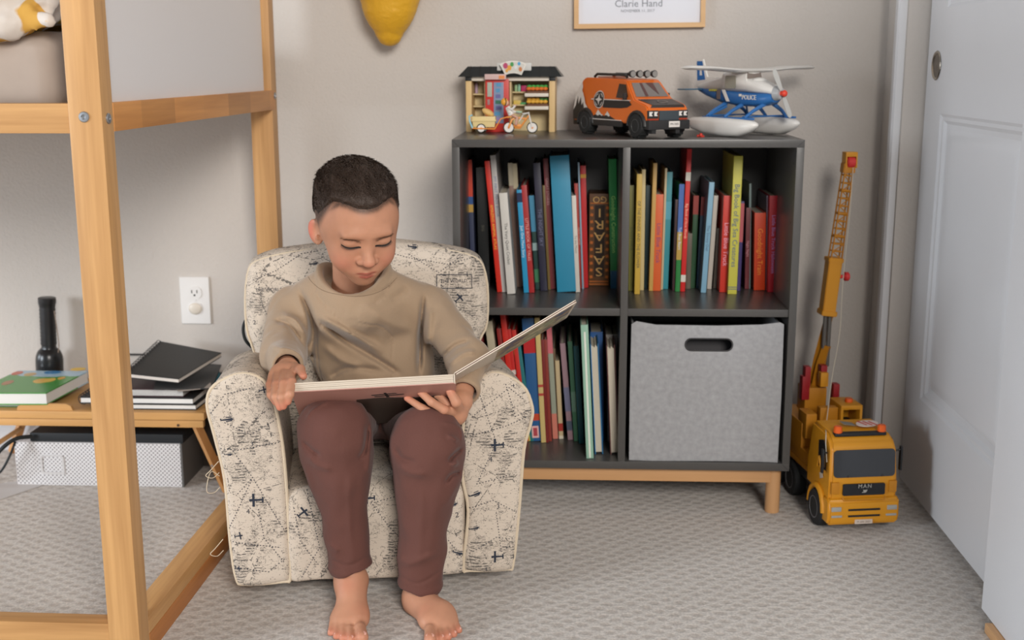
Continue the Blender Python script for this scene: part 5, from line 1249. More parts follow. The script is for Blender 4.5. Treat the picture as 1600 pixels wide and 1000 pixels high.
# rider
rd = thing('toy_cyclist', 'toy figure with yellow helmet and spotted white jacket riding the bicycle', 'toy figure', (bx0, BY, CT + .0003))
m = MB(); m.sph(U(791, 162), .0062, (1, 1, 1.05)); m.build('head', pl((224, 176, 148), .5), rd)
m = MB(); m.sph(U(788.5, 160.5), .0080, (.95, 1, 1.05)); m.build('helmet', pl((236, 168, 60), .35), rd)
m = MB(); m.tube([U(790, 154.5, -.0065), U(791.5, 161, -.0077), U(790, 166, -.006)], .0011, 6); m.build('helmet_strap', blk, rd)
m = MB(); m.tube([U(793, 168), U(796, 173), U(799, 180)], [.0052, .0066, .0066], 10); jk = m.build('jacket', wht, rd)
m = MB(); m.tube([U(794, 169, -.006), U(800, 172, -.008), U(805, 166, -.008)], .0026, 8); m.build('arm', wht, rd)
m = MB(); m.tube([U(794, 170, .006), U(804, 176, .008), U(812, 178, .008)], .0026, 8); m.build('arm', wht, rd)
for i in range(9):
    m = MB(); m.sph(U(793 + (i % 3) * 2.6, 169 + (i // 3) * 4, -.0062), .0007, seg=6); m.build('spot', blk, jk)
m = MB(); m.sph(U(805.5, 165.5, -.008), .0022, seg=8); m.build('hand', pl((224, 176, 148), .5), rd)
m = MB(); m.tube([U(800, 180, -.004), U(808, 184, -.006), U(806, 195, -.006)], .0034, 8); m.build('leg', pl((196, 150, 130), .5), rd)
m = MB(); m.box(U(811, 175.5), (.012, .006, .003), (0, .1, 0), .0008); m.build('basket', pl((160, 200, 170), .4), rd)

# --- orange camper van
al = R(31); van = thing('toy_van', 'orange toy van with mountain print, roof rack and chunky black tyres', 'toy van', (.4135, .073, CT + .0003), (0, 0, al))
orv = pl((226, 112, 38), .32); dk = pl((38, 37, 37), .5); dkg = pl((58, 66, 72), .45); whv = pl((222, 216, 210), .45)
HW = .049
def vx(x, z): return x * (1 - .17 * max(0, z - .072) / .045)
prof = [(-.035, .028), (-.037, .040), (-.036, .060), (-.030, .066), (.014, .077), (.050, .113), (.060, .1165), (.212, .119), (.222, .115), (.245, .070), (.250, .045), (.250, .028)]
def slabp(pr, x0, x1, mm, name, par, bev=.002):
    bm_ = bmesh.new(); A = [bm_.verts.new((vx(x0, z), y, z)) for y, z in pr]; B = [bm_.verts.new((vx(x1, z), y, z)) for y, z in pr]
    bm_.faces.new(A); bm_.faces.new(B[::-1]); n = len(pr)
    for i in range(n): bm_.faces.new((A[i], B[i], B[(i + 1) % n], A[(i + 1) % n]))
    bmesh.ops.recalc_face_normals(bm_, faces=bm_.faces[:])
    if bev: bmesh.ops.bevel(bm_, geom=bm_.edges[:], offset=bev, segments=2, affect='EDGES')
    m = MB(); m._add(bm_); return m.build(name, mm, par)
slabp(prof, -HW, HW, orv, 'body', van, .0025)
def side(name, pts, mm, off=.0006, sgn=-1, n=1):   # flat print on the side
    m = MB(); q = []
    for i in range(len(pts)):
        a = pts[i]; b_ = pts[(i + 1) % len(pts)]
        for k in range(n): t = k / n; q.append((a[0] + (b_[0] - a[0]) * t, a[1] + (b_[1] - a[1]) * t))
    tri = tessellate_polygon([[Vector((p[0], p[1], 0)) for p in q]]); vs = [m.bm.verts.new((sgn * (vx(HW, z) + off), y, z)) for y, z in q]
    for t in tri:
        try: m.bm.faces.new([vs[i] for i in t])
        except ValueError: pass
    bmesh.ops.recalc_face_normals(m.bm, faces=m.bm.faces[:]); return m.build(name, mm, van)
side('rear_print', [(.249, .030), (.249, .060), (.241, .080), (.233, .092), (.226, .088), (.220, .098), (.215, .084), (.205, .078), (.200, .062), (.190, .058), (.180, .044), (.180, .030)], dk, .0004)
side('mountain_print', [(.2475, .050), (.241, .078), (.233, .094), (.222, .110), (.216, .100), (.217, .092), (.210, .085), (.203, .076), (.198, .064), (.190, .057), (.186, .046), (.196, .056), (.203, .052), (.207, .068), (.213, .060), (.218, .078), (.226, .062), (.230, .080), (.238, .058)], whv, .0009)
side('stripe', [(.036, .060), (.060, .058), (.128, .0575), (.128, .0735), (.030, .0735), (.020, .066)], dk, .0005); side('stripe_edge', [(.026, .0735), (.175, .0735), (.175, .0752), (.024, .0752)], whv, .0006)
side('ridge_print', [(.070, .030), (.175, .030), (.175, .046), (.165, .040), (.155, .043), (.146, .052), (.135, .044), (.122, .040), (.110, .049), (.098, .040), (.084, .036)], dk, .0004)
side('ridge_snow', [(.156, .043), (.146, .053), (.134, .044), (.126, .042), (.132, .040), (.140, .043), (.147, .040)], whv, .0008); side('ridge_snow', [(.120, .042), (.110, .0505), (.100, .042), (.104, .039), (.112, .042)], whv, .0008)
ec = (.144, .074)
side('emblem_ring', [(ec[0] + .0205 * math.cos(a), ec[1] + .0185 * math.sin(a)) for a in np.linspace(0, 2 * math.pi, 25)[:-1]], whv, .0010)
side('emblem_disc', [(ec[0] + .0185 * math.cos(a), ec[1] + .0165 * math.sin(a)) for a in np.linspace(0, 2 * math.pi, 25)[:-1]], dk, .0012)
side('emblem_star', [(ec[0] + (r * 1.1 * math.cos(a)), ec[1] + r * math.sin(a)) for r, a in [((.0125, .0042)[k % 2], math.pi / 4 * k) for k in range(8)]], whv, .0015)
for k in range(4):
    a0 = math.pi / 4 + k * math.pi / 2; side('emblem_arc', [(ec[0] + r * math.cos(a), ec[1] + r * .92 * math.sin(a)) for r, aa in ((.0155, (-.4, 0, .4)), (.0135, (.4, 0, -.4))) for a in [a0 + q for q in aa]], whv, .0015)
glass = pl((66, 52, 46), .12)
for sg in (-1, 1):
    side('door_window', [(.050, .106), (.076, .1075), (.080, .079), (.040, .078), (.036, .082)], glass, .0008, sg)
    m = MB(); m.bx(sg * HW - .003, sg * HW + .003, .055, .175, .020, .032, .0015); m.build('sill', dk, van)
    m = MB(); m.bx(sg * (HW + .0025) - .001, sg * (HW + .0025) + .001, .055, .175, .0325, .034); m.build('sill_stripe', whv, van)
    for wy in (0.0, .195):
        m = MB(); n = 11; m.tube([(sg * (HW + .001), wy + .030 * math.cos(math.pi * k / (n - 1)), .024 + .028 * math.sin(math.pi * k / (n - 1))) for k in range(n)], .0042, 8); m.build('wheel_arch', dk, van)
        m = MB(); prf = [(.012, -.011), (.0225, -.011), (.0245, -.008), (.0248, 0), (.0245, .008), (.0225, .011), (.012, .011)]
        m.lathe([(.0001, -.011)] + prf + [(.0001, .011)], Matrix.Translation((sg * (HW - .006), wy, .0248)) @ Matrix.Rotation(R(90), 4, 'Y'), 24)
        for k in range(16):
            a = 2 * math.pi * k / 16; m.box((sg * (HW - .006), wy + .0246 * math.cos(a), .0248 + .0246 * math.sin(a)), (.019, .0045, .0022), (a - math.pi / 2, 0, 0), .0005)
        w = m.build('wheel', pl((30, 31, 31), .7), van)
        m = MB(); m.lathe([(.0001, .009), (.004, .0095), (.006, .0075), (.011, .0085), (.0125, .0115), (.0135, .0112)], Matrix.Translation((sg * (HW - .006), wy, .0248)) @ Matrix.Rotation(R(90) * sg, 4, 'Y'), 20); m.build('rim', pl((70, 72, 72), .4), w)
    m = MB(); m.box((sg * (HW + .004), .040, .082), (.008, .006, .013), None, .0015); m.build('wing_mirror', dk, van)
# front: windscreen, bonnet panel, grille, lamps, bumper, plate
def scr(u, t, off=.0006): # point on the windscreen: u across -1..1, t 0 bottom .. 1 top
    y = .014 + .036 * t; z = .077 + .036 * t; return (vx(HW, z) * u, y - off, z + off)
m = MB(); m.poly([scr(-.84, .12), scr(.84, .12), scr(.80, .88), scr(-.80, .88)]); m.build('windscreen', pl((126, 118, 114), .1), van)
m = MB(); m.poly([scr(-.35, .14, .0012), scr(-.2, .14, .0012), scr(-.22, .86, .0012), scr(-.35, .86, .0012)]); m.poly([scr(.0, .86, .0012), scr(.42, .86, .0012), scr(.40, .2, .0012)]); m.build('seat_seen_through_glass', pl((92, 60, 58), .3), van)
m = MB(); m.poly([(-.034, -.031, .0668), (.034 + .008, -.031, .0668), (.042, .009, .0770), (-.034 - .008, .009, .0770)]); m.poly([(-.042, -.0365, .0615), (.042, -.0365, .0615), (.042, -.0312, .0668), (-.034, -.0312, .0668)]); m.build('bonnet_panel', pl((60, 52, 48), .4), van)
m = MB(); m.prism(circ(.009, 20, 0, 0, 1.3, 1), .0003, frame_mtx((.004, -.012, .0728), (1, 0, 0), (0, .97, .24)), [circ(.0075, 20, 0, 0, 1.3, 1)]); m.build('bonnet_badge', pl((140, 132, 124), .4), van, recalc=True)
m = MB(); m.bx(-.022, .026, -.0395, -.034, .030, .0555, .001); m.build('grille', dkg, van)
for sg in (-1, 1):
    m = MB(); m.bx(sg * .0485, sg * .0235, -.0385, -.032, .040, .0560, .001); m.build('headlamp_housing', dk, van)
    for k in (0, 1):
        m = MB(); x = sg * .036 + (k - .5) * .012
        m.poly([(x - .0045, -.0392, .0535), (x + .0045, -.0392, .0535), (x + .001, -.0392, .0485), (x + .0045, -.0392, .0450), (x - .0045, -.0392, .0450)]); m.build('headlamp', whv, van, recalc=True)
    m = MB(); m.bx(sg * .0485, sg * .0235, -.0388, -.034, .0375, .0392); m.build('red_line', pl((170, 50, 40), .4), van)
m = MB(); m.bx(-.050, .050, -.044, -.025, .018, .0365, .002); m.bx(-.040, -.030, -.040, -.02, .010, .018); m.bx(.018, .028, -.040, -.02, .010, .018); m.build('bumper', dk, van)
m = MB(); m.bx(-.002, .024, -.0455, -.043, .0225, .0345, .0005); lp = m.build('licence_plate', whv, van)
m = MB(); m.text('PM-7055', .0058, FRONT(.011, -.0457, .0285), .0001); m.build('plate_number', dk, lp)
m = MB(); m.bx(-.046, .046, .235, .254, .018, .032, .002); m.build('rear_bumper', dk, van)
m = MB()
for x in (-.028, .020): m.tube([(x, .070, .1205), (x, .078, .125), (x, .185, .1265), (x, .195, .121)], .0030, 7)
for k in range(6): y = .086 + k * .018; m.tube([(-.028, y, .1255), (.020, y, .1255)], .0026, 6)
m.build('roof_rack', dk, van)
m = MB(); m.tube([(-.034, .062, .1215), (-.034, .06, .128), (.034, .06, .128), (.034, .062, .1215)], .0020, 7); m.build('lamp_bar', dk, van)
for k in range(4):
    m = MB(); x = -.027 + k * .018; m.cyl((x, .050, .127), (x, .060, .127), .0078, .0060, 18, .0008); s = m.build('roof_lamp', dk, van)
    m = MB(); m.cyl((x, .0492, .127), (x, .0502, .127), .0062, None, 16); m.build('lamp_lens', pl((140, 136, 132), .25), s)
m = MB(); m.bx(-.024, -.004, .10, .19, .1195, .1215, .001); m.build('roof_hatch', orv, van)

# --- seaplane
sp = thing('toy_seaplane', 'white and blue toy police seaplane on two white floats', 'toy aeroplane', (.600, .158, CT + .0003), (0, 0, R(-50)))
pw = pl((224, 221, 216), .35); pb = pl((44, 104, 168), .35); gy = pl((168, 170, 172), .3)
def loft(name, secs, mm, par, n=16):   # secs: (x, halfwidth, zbottom, ztop, square)
    m = MB(); rings = []
    for x, w, z0, z1, sq in secs:
        rg = []
        for k in range(n):
            a = 2 * math.pi * k / n; c, s = math.cos(a), math.sin(a); e = 2 / sq
            rg.append(m.bm.verts.new((x, w * math.copysign(abs(c) ** e, c), (z0 + z1) / 2 + (z1 - z0) / 2 * math.copysign(abs(s) ** e, s))))
        rings.append(rg)
    for A, B in zip(rings, rings[1:]):
        for k in range(n): m.bm.faces.new((A[k], A[(k + 1) % n], B[(k + 1) % n], B[k]))
    m.bm.faces.new(rings[0]); m.bm.faces.new(rings[-1]); return m.build(name, mm, par, recalc=True, angle=50)
for sg in (-1, 1):
    bmf = [( -.090, .008, .020, .034, 2.4), (-.080, .015, .012, .037, 2.6), (-.04, .0185, .002, .039, 2.6), (.02, .020, 0, .038, 2.6), (.055, .0195, .002, .037, 2.5), (.080, .0155, .012, .035, 2.3), (.092, .008, .020, .031, 2.0), (.096, .001, .025, .026, 2)]
    o = loft('float', [(x, w, a, b_, q) for x, w, a, b_, q in bmf], pw, sp); o.location = (0, sg * .064, 0)
    m = MB(); m.bx(-.055, .085, sg * .064 - .0025, sg * .064 + .0025, .036, .040, .0008); m.build('float_rail', pb, sp)
    for x in (-.045, .005, .060):
        m = MB(); m.tube([(x, sg * .064, .039), (x + .004, sg * .045, .052), (x + .008, sg * .014, .066)], [.0032, .0038, .0048], 8); m.build('strut', pb, sp)
    m = MB(); m.tube([(-.045, sg * .064, .039), (-.02, sg * .03, .060)], .0022, 6); m.build('strut', pb, sp)
for x in (-.04, .055): m = MB(); m.tube([(x, -.064, .041), (x, .064, .041)], .0018, 6); m.build('cross_bar', pb, sp)
loft('hull', [(-.150, .004, .090, .098, 2.5), (-.120, .010, .080, .098, 2.8), (-.060, .020, .066, .096, 3), (0, .0255, .060, .092, 3), (.055, .0265, .060, .090, 3), (.085, .024, .064, .089, 3), (.098, .016, .070, .088, 2.5)], pb, sp)
loft('upper_fuselage', [(-.150, .0045, .094, .104, 2.5), (-.110, .012, .092, .112, 3), (-.052, .021, .090, .122, 3.4), (-.048, .025, .090, .131, 4), (.028, .026, .089, .131, 4), (.030, .026, .088, .118, 3.4), (.060, .026, .087, .113, 3), (.085, .022, .086, .106, 2.6), (.099, .015, .084, .100, 2.4)], pw, sp)
for sg in (-1, 1):
    m = MB(); m.prism(rrect(.034, .026, .004, 3, -.018, .110), .0008, frame_mtx((0, sg * .0262, 0), (1, 0, 0), (0, 0, 1)) if sg < 0 else frame_mtx((0, .0258, 0), (1, 0, 0), (0, 0, 1))); m.build('cabin_window', pl((150, 148, 136), .15), sp, recalc=True)
m = MB(); m.poly([(.031, -.023, .117), (.031, .023, .117), (.028, .021, .1295), (.028, -.021, .1295)]); m.build('windscreen', pl((128, 116, 108), .1), sp)
m = MB(); m.sph((.045, 0, .113), .013, (1.2, 1.4, .5)); m.build('cowl_top', pw, sp)
# wing
m = MB(); n = 14; rings = []
for yy, ch, xo, dz in ((-.176, .030, .000, .006), (-.166, .042, .002, .006), (-.12, .054, .004, .005), (-.04, .058, .006, .0), (.04, .058, .006, .0), (.12, .054, .004, .005), (.196, .042, .002, .006), (.206, .030, 0, .006)):
    rings.append([m.bm.verts.new((xo + ch / 2 * math.cos(2 * math.pi * k / n), yy, .1335 + dz + .0045 * math.sin(2 * math.pi * k / n) * (1 if ch > .035 else .3))) for k in range(n)])
for A, B in zip(rings, rings[1:]):
    for k in range(n): m.bm.faces.new((A[k], A[(k + 1) % n], B[(k + 1) % n], B[k]))
m.bm.faces.new(rings[0]); m.bm.faces.new(rings[-1]); m.build('wing', pw, sp, recalc=True)
m = MB(); m.prism([(-.165, .096), (-.112, .100), (-.070, .118), (-.122, .120), (-.138, .157), (-.162, .157)], .005, frame_mtx((0, .0025, 0), (1, 0, 0), (0, 0, 1))); fin = m.build('tail_fin', pw, sp, recalc=True)
m = MB(); m.prism([(-.154, .112), (-.127, .114), (-.139, .153), (-.157, .153)], .0004, frame_mtx((0, -.0026, 0), (1, 0, 0), (0, 0, 1)), [[(-.1465, .123), (-.1375, .123), (-.140, .135), (-.147, .135)]]); m.build('fin_marking', pb, fin, recalc=True)
m = MB(); m.bx(-.160, -.130, -.058, .058, .0925, .0950, .001); m.build('tailplane', pl((70, 120, 150), .4), sp)
m = MB(); m.text('POLICE', .0135, frame_mtx((.042, -.0266, .079), (1, 0, 0), (0, 0, 1)), .0006); m.build('police_lettering', pw, sp)
m = MB(); m.box((.014, -.0262, .0835), (.008, .001, .005)); m.build('small_badge', pw, sp)
m = MB(); m.prism([(-.046, .094), (-.036, .094), (-.020, .070), (-.030, .070)], .0010, frame_mtx((0, -.0252, 0), (1, 0, 0), (0, 0, 1))); m.build('white_slash', pw, sp, recalc=True)
m = MB(); m.prism([(-.066, .094), (-.054, .094), (-.054, .074), (-.066, .074)], .0010, frame_mtx((0, -.0215, 0), (1, 0, 0), (0, 0, 1))); m.build('door_panel', pl((104, 96, 96), .4), sp, recalc=True)
for k in range(4): m = MB(); m.box((-.095 + k * .008, -.0165 - .0008 * k, .0925), (.005, .001, .004)); m.build('yellow_mark', pl((206, 200, 70), .4), sp)
# propeller
m = MB(); m.cyl((.098, 0, .088), (.114, 0, .088), .0155, .0115, 24, .001); m.build('engine_cowl', gy, sp)
m = MB(); m.cyl((.114, 0, .088), (.121, 0, .088), .005, .005, 16); m.sph((.123, 0, .088), .0068); m.build('spinner', pl((222, 66, 44), .35), sp)
for a in (R(-32), R(150)):
    m = MB(); d = Vector((0, math.sin(a), math.cos(a))); side_ = Vector((0, math.cos(a), -math.sin(a))); c = Vector((.117, 0, .088))
    L_ = [(.008, .004), (.02, .0055), (.036, .0065), (.050, .006), (.056, .003)]
    A = [c + d * t + side_ * w for t, w in L_] + [c + d * t - side_ * w for t, w in L_[::-1]]
    v0 = [m.bm.verts.new(p - Vector((.0007, 0, 0))) for p in A]; v1 = [m.bm.verts.new(p + Vector((.0009, 0, 0))) for p in A]; m.bm.faces.new(v0[::-1]); m.bm.faces.new(v1)
    for i in range(len(A)): m.bm.faces.new((v0[i], v0[(i + 1) % len(A)], v1[(i + 1) % len(A)], v1[i]))
    m.build('propeller_blade', pl((196, 196, 192), .35), sp, recalc=True)
for c_ in sp.children:
    if c_.name.split('.')[0] not in ('float', 'float_rail', 'strut', 'cross_bar', 'wing'): c_.scale.x = .87
bl = MB(); c = np.array(atz(1095, 211, CT + .004)); bl.sph((c[0], c[1], c[2]), .0042, (1, 1, 1), None, 10); bl.sph((c[0] - .006, c[1], c[2] - .0015), .0026, seg=8); bl.box((c[0] + .003, c[1], c[2] - .0025), (.008, .004, .003), (0, 0, .5), .0008)
tag(bl.build('toy_part', pl((200, 56, 40), .4)), 'tiny red toy piece lying in front of the seaplane float', 'toy part')

# ------------------------------------------------------------------ yellow crane truck
tk = thing('toy_crane_truck', 'large yellow toy crane truck with raised lattice boom beside the cabinet', 'toy truck', (.834, -.088, .0), (0, 0, R(9)))
ty = pl((208, 142, 30), .38); ty2 = pl((186, 122, 26), .42); tb = pl((26, 28, 32), .45); tr_ = pl((150, 28, 34), .4); tor_ = pl((226, 96, 26), .25)
tgl = pl((58, 60, 64), .12); grs = pl((160, 158, 152), .4)
tz = lambda py: at(1340, py, -.062)[2]; txx = lambda px: at(px, 760, -.062)[0] - .829
HWt = .074
# cab shell, extruded across with rounded edges
def tslab(pr, x0, x1, mm, name, bev=.004, par=None, tap=0.0):
    bm_ = bmesh.new(); fx = lambda x, z: x * (1 - tap * max(0, z - .165) / .05)
    A = [bm_.verts.new((fx(x0, z), y, z)) for y, z in pr]; B = [bm_.verts.new((fx(x1, z), y, z)) for y, z in pr]; bm_.faces.new(A); bm_.faces.new(B[::-1]); n = len(pr)
    for i in range(n): bm_.faces.new((A[i], B[i], B[(i + 1) % n], A[(i + 1) % n]))
    bmesh.ops.recalc_face_normals(bm_, faces=bm_.faces[:])
    if bev: bmesh.ops.bevel(bm_, geom=bm_.edges[:], offset=bev, segments=3, affect='EDGES')
    m = MB(); m._add(bm_); return m.build(name, mm, par or tk)
tslab([(.004, .070), (.002, .105), (.010, .176), (.024, .192), (.046, .2025), (.130, .205), (.135, .120), (.135, .070)], -.071, .071, ty, 'cab', .006, None, .11)
tslab([(-.004, .022), (-.008, .040), (-.006, .074), (.008, .080), (.030, .078), (.030, .022)], -.0745, .0745, ty, 'bumper', .005)
ws = lambda u, z, off=.0012: (u, .002 + (z - .105) * .11 - off, z)
m = MB(); n = 6; pr = rrect(.128, .056, .008, 4, 0, .150); m.prism(pr, .0022, frame_mtx((0, .0, 0), (1, 0, 0), (0, .11, 1))); wsx = m.build('windscreen', tgl, tk, recalc=True); wsx.location = (0, -.0105, 0)
for x in (-.036, .036): m = MB(); m.tube([(x, .001, .1215), (x + .002, .0012, .126)], .0018, 6); m.build('wiper_stub', tb, tk)
m = MB(); m.prism(rrect(.088, .024, .003, 3, 0, .0985), .004, frame_mtx((0, .001, -.003), (1, 0, 0), (0, .02, 1))); gr = m.build('grille', tb, tk, recalc=True)
m = MB(); m.text('MAN', .0115, frame_mtx((0, -.0045, .1035), (1, 0, 0), (0, 0, 1)), .0004, font_space=1.25); m.prism([(-.006, .090), (.003, .0905), (.006, .0965), (.001, .0955), (-.004, .0965), (-.002, .093)], .0006, FRONT(0, -.0040, 0)); m.build('grille_lettering', grs, gr)
for s in (-1, 1):
    m = MB(); m.bx(s * .052, s * .068, -.002, .006, .088, .112, .0012); m.build('side_vent', ty2, tk)
    m = MB(); m.bx(s * .048, s * .0685, -.0092, .002, .053, .0625, .0018); m.build('headlamp', grs, tk)
    m = MB(); m.bx(s * .046, s * .068, -.0095, .002, .0405, .045, .0014); m.build('fog_lamp', grs, tk)
m = MB(); m.tube([(-.045, -.002, .080), (-.042, -.0055, .0755), (.042, -.0055, .0755), (.045, -.002, .080)], .0016, 6); m.build('front_step', ty2, tk)
for z, w in ((.0555, .066), (.0425, .066)): m = MB(); m.bx(-w / 2, w / 2, -.0092, -.004, z - .0018, z + .0018); m.build('bumper_slot', tb, tk)
m = MB(); m.bx(-.018, .018, -.0095, -.005, .0255, .0345, .0006); lp = m.build('licence_plate', pl((206, 190, 176), .5), tk)
m = MB(); m.text('M-AN 2621', .0062, FRONT(0, -.0097, .030), .0001); m.build('plate_number', pl((120, 104, 92), .5), lp)
m = MB(); m.bx(-.054, .054, .030, .046, .1975, .2045, .003); m.build('light_bar', tb, tk)
for x in (-.046, .046): m = MB(); m.cyl((x, .038, .2045), (x, .038, .2185), .0092, .0080, 16, .0015); m.build('beacon', tor_, tk)
for s in (-1, 1):
    m = MB(); m.prism([(.028, .128), (.070, .128), (.072, .180), (.046, .188), (.032, .174)], .0012, frame_mtx((s * .0716, 0, 0), (0, s, 0), (0, 0, 1)) if s > 0 else Matrix(((0, 0, -1, -.0706), (1, 0, 0, 0), (0, 1, 0, 0), (0, 0, 0, 1)))); m.build('side_window', pl((30, 30, 32), .15), tk, recalc=True)
    m = MB(); m.box((s * .082, .020, .152), (.004, .010, .050), None, .0015); m.tube([(s * .072, .022, .168), (s * .082, .020, .170)], .002, 6); m.build('wing_mirror', tb, tk)
    m = MB(); n = 9; m.tube([(s * .074, .062 + .040 * math.cos(math.pi * k / (n - 1)), .040 + .046 * math.sin(math.pi * k / (n - 1))) for k in range(n)], .006, 8); m.build('fender', ty, tk)
    for wy in (.062, .24, .33):
        m = MB(); m.lathe([(.0001, -.014), (.022, -.014), (.036, -.013), (.0395, -.008), (.0395, .008), (.036, .013), (.022, .014), (.0001, .014)], Matrix.Translation((s * (.0655 if wy < .1 else .056), wy, .0395)) @ Matrix.Rotation(R(90), 4, 'Y'), 28)
        w = m.build('wheel', pl((28, 30, 32), .75), tk)
        m = MB(); m.lathe([(.0001, .012), (.008, .0125), (.010, .0095), (.019, .0105), (.022, .0148), (.0235, .0145)], Matrix.Translation((s * (.0655 if wy < .1 else .056), wy, .0395)) @ Matrix.Rotation(R(90) * s, 4, 'Y'), 20); m.build('rim', pl((112, 110, 112), .4), w)
m = MB(); m.tube([(-.0745, .046, .130), (-.0775, .050, .152), (-.0765, .060, .128)], .0022, 6); m.build('door_handle', ty, tk)
m = MB(); m.box((-.0722, .048, .112), (.0008, .016, .012), (R(-25), 0, 0)); m.build('door_sticker', pl((190, 176, 160), .5), tk)
m = MB(); m.bx(-.060, .060, .13, .385, .060, .085, .003); m.build('chassis', tb, tk)
m = MB(); m.bx(-.066, .072, .145, .385, .085, .098, .003); m.bx(-.066, -.046, .15, .30, .098, .125, .003); m.build('deck', ty2, tk)
m = MB(); m.bx(-.066, .030, .19, .34, .100, .180, .006); m.bx(-.064, -.040, .17, .22, .150, .205, .004); m.bx(-.030, .010, .18, .20, .160, .215, .003); m.build('superstructure', ty2, tk)
oc = MB(); oc.bx(.012, .018, .17, .24, .098, .215, .002); oc.bx(.054, .060, .17, .24, .098, .215, .002); oc.bx(.012, .060, .17, .24, .211, .221, .003); oc.bx(.012, .060, .232, .24, .098, .215, .002); oc.bx(.012, .060, .17, .24, .098, .150, .002); oc.build('operator_cab', ty, tk)
m = MB(); m.bx(.024, .048, .19, .22, .150, .182, .004); m.build('operator_seat', tb, tk)
m = MB(); m.cyl((.040, .2, .221), (.040, .2, .229), .009, .008, 14, .001); m.build('beacon', tor_, tk)
IV = lambda p: np.array(tk.matrix_world.inverted() @ Vector(p))
bpy.context.view_layer.update()
T = lambda px, py, Y: tuple(IV(at(px, py, Y)))
YB = .20
m = MB(); m.tube([T(1270, 640, YB), T(1283, 570, YB), T(1292, 540, YB)], [.015, .012, .010], 4); m.box(T(1268, 625, YB), (.05, .05, .07), None, .004); m.build('arm_base', ty2, tk)
for (a, b_), w, mm, nm in ((((1252, 590), (1262, 620)), .011, tr_, 'red_bracket'), (((1303, 602), (1306, 622)), .009, tr_, 'red_bracket'), (((1279, 573), (1292, 582)), .009, tr_, 'red_cap'), (((1257, 575), (1263, 602)), .008, tr_, 'red_bracket')):
    m = MB(); p, q = T(*a, YB - .02), T(*b_, YB - .02); m.box(((p[0] + q[0]) / 2, (p[1] + q[1]) / 2, (p[2] + q[2]) / 2), (w * 1.6, .02, abs(p[2] - q[2]) + .01), None, .003); m.build(nm, mm, tk)
m = MB(); p = T(1286, 592, YB - .03); m.box(p, (.018, .02, .032), None, .003); m.build('winch_block', ty, tk)
m = MB(); m.tube([T(1266, 612, YB + .02), T(1277, 560, YB + .02), T(1296, 492, YB + .02)], [.008, .009, .010], 4); m.build('lower_arm', ty2, tk)
for dx in (0, 7): m = MB(); m.tube([T(1285 + dx, 572, YB), T(1290 + dx, 488, YB)], .0045, 10); m.build('hydraulic_rod', pl((96, 92, 88), .4), tk)
def beam(name, a, b_, w0, w1, d, mm):   # box beam between two points, w across, d deep
    a, b_ = Vector(a), Vector(b_); ax = (b_ - a).normalized(); sx = Vector((0, 1, 0)).cross(ax).normalized(); dy = ax.cross(sx)
    m = MB(); vs = []
    for p, w in ((a, w0), (b_, w1)): vs.append([m.bm.verts.new(p + sx * w * i + dy * d * j) for i, j in ((-1, -1), (1, -1), (1, 1), (-1, 1))])
    m.bm.faces.new(vs[0]); m.bm.faces.new(vs[1])
    for k in range(4): m.bm.faces.new((vs[0][k], vs[0][(k + 1) % 4], vs[1][(k + 1) % 4], vs[1][k]))
    bmesh.ops.recalc_face_normals(m.bm, faces=m.bm.faces[:]); bmesh.ops.bevel(m.bm, geom=m.bm.edges[:], offset=.0015, segments=2, affect='EDGES'); return m.build(name, mm, tk)
beam('outer_boom', T(1292, 488, YB), T(1303, 406, YB), .0145, .0150, .014, ty)
beam('boom_collar', T(1291.5, 492, YB), T(1293, 484, YB), .0175, .0175, .017, ty); beam('boom_collar', T(1302.5, 409, YB), T(1303.5, 402, YB), .0168, .0168, .016, ty)
# lattice boom: two rails with rungs and braces
p0, p1 = np.array(T(1305, 404, YB)), np.array(T(1325, 262, YB)); ax = (p1 - p0); ax /= np.linalg.norm(ax); sx = np.cross([0, 1, 0], ax); m = MB()
for s in (-1, 1):
    for dd in (-.008, .008): m.tube([p0 + sx * s * .0120 + [0, dd, 0], p1 + sx * s * .0085 + [0, dd, 0]], .0019, 5)
N_ = 13
for k in range(N_):
    t = k / (N_ - 1); c = p0 + (p1 - p0) * t; w = .0120 - .0035 * t
    for dd in (-.008, .008): m.tube([c - sx * w + [0, dd, 0], c + sx * w + [0, dd, 0]], .0017 if k % 3 else .0032, 5)
    if k < N_ - 1:
        c2 = p0 + (p1 - p0) * (k + 1) / (N_ - 1); s = 1 if k % 2 else -1; m.tube([c - sx * w * s + [0, -.008, 0], c2 + sx * w * s + [0, -.008, 0]], .0013, 5)
for k in range(0, N_, 3):
    t = k / (N_ - 1); c = p0 + (p1 - p0) * t; w = .0120 - .0035 * t
    for s in (-1, 1): m.tube([c + sx * w * s + [0, -.008, 0], c + sx * w * s + [0, .008, 0]], .0017, 5)
m.build('lattice_boom', ty2, tk)
beam('boom_head', T(1324, 270, YB), T(1325.5, 254, YB), .0135, .0125, .011, ty2)
m = MB(); h = T(1328, 243, YB); m.bx(h[0] - .013, h[0] + .013, h[1] - .012, h[1] + .012, h[2] - .002, h[2] + .008, .0015); m.bx(h[0] - .013, h[0] - .010, h[1] - .012, h[1] + .012, h[2] - .026, h[2], .001); m.bx(h[0] + .010, h[0] + .013, h[1] - .012, h[1] + .012, h[2] - .026, h[2], .001); m.build('boom_tip', ty, tk)
m = MB(); m.cyl((h[0] - .009, h[1] - .004, h[2] - .014), (h[0] + .009, h[1] - .004, h[2] - .014), .0125, None, 20, .002); m.build('pulley', pl((206, 48, 46), .4), tk)
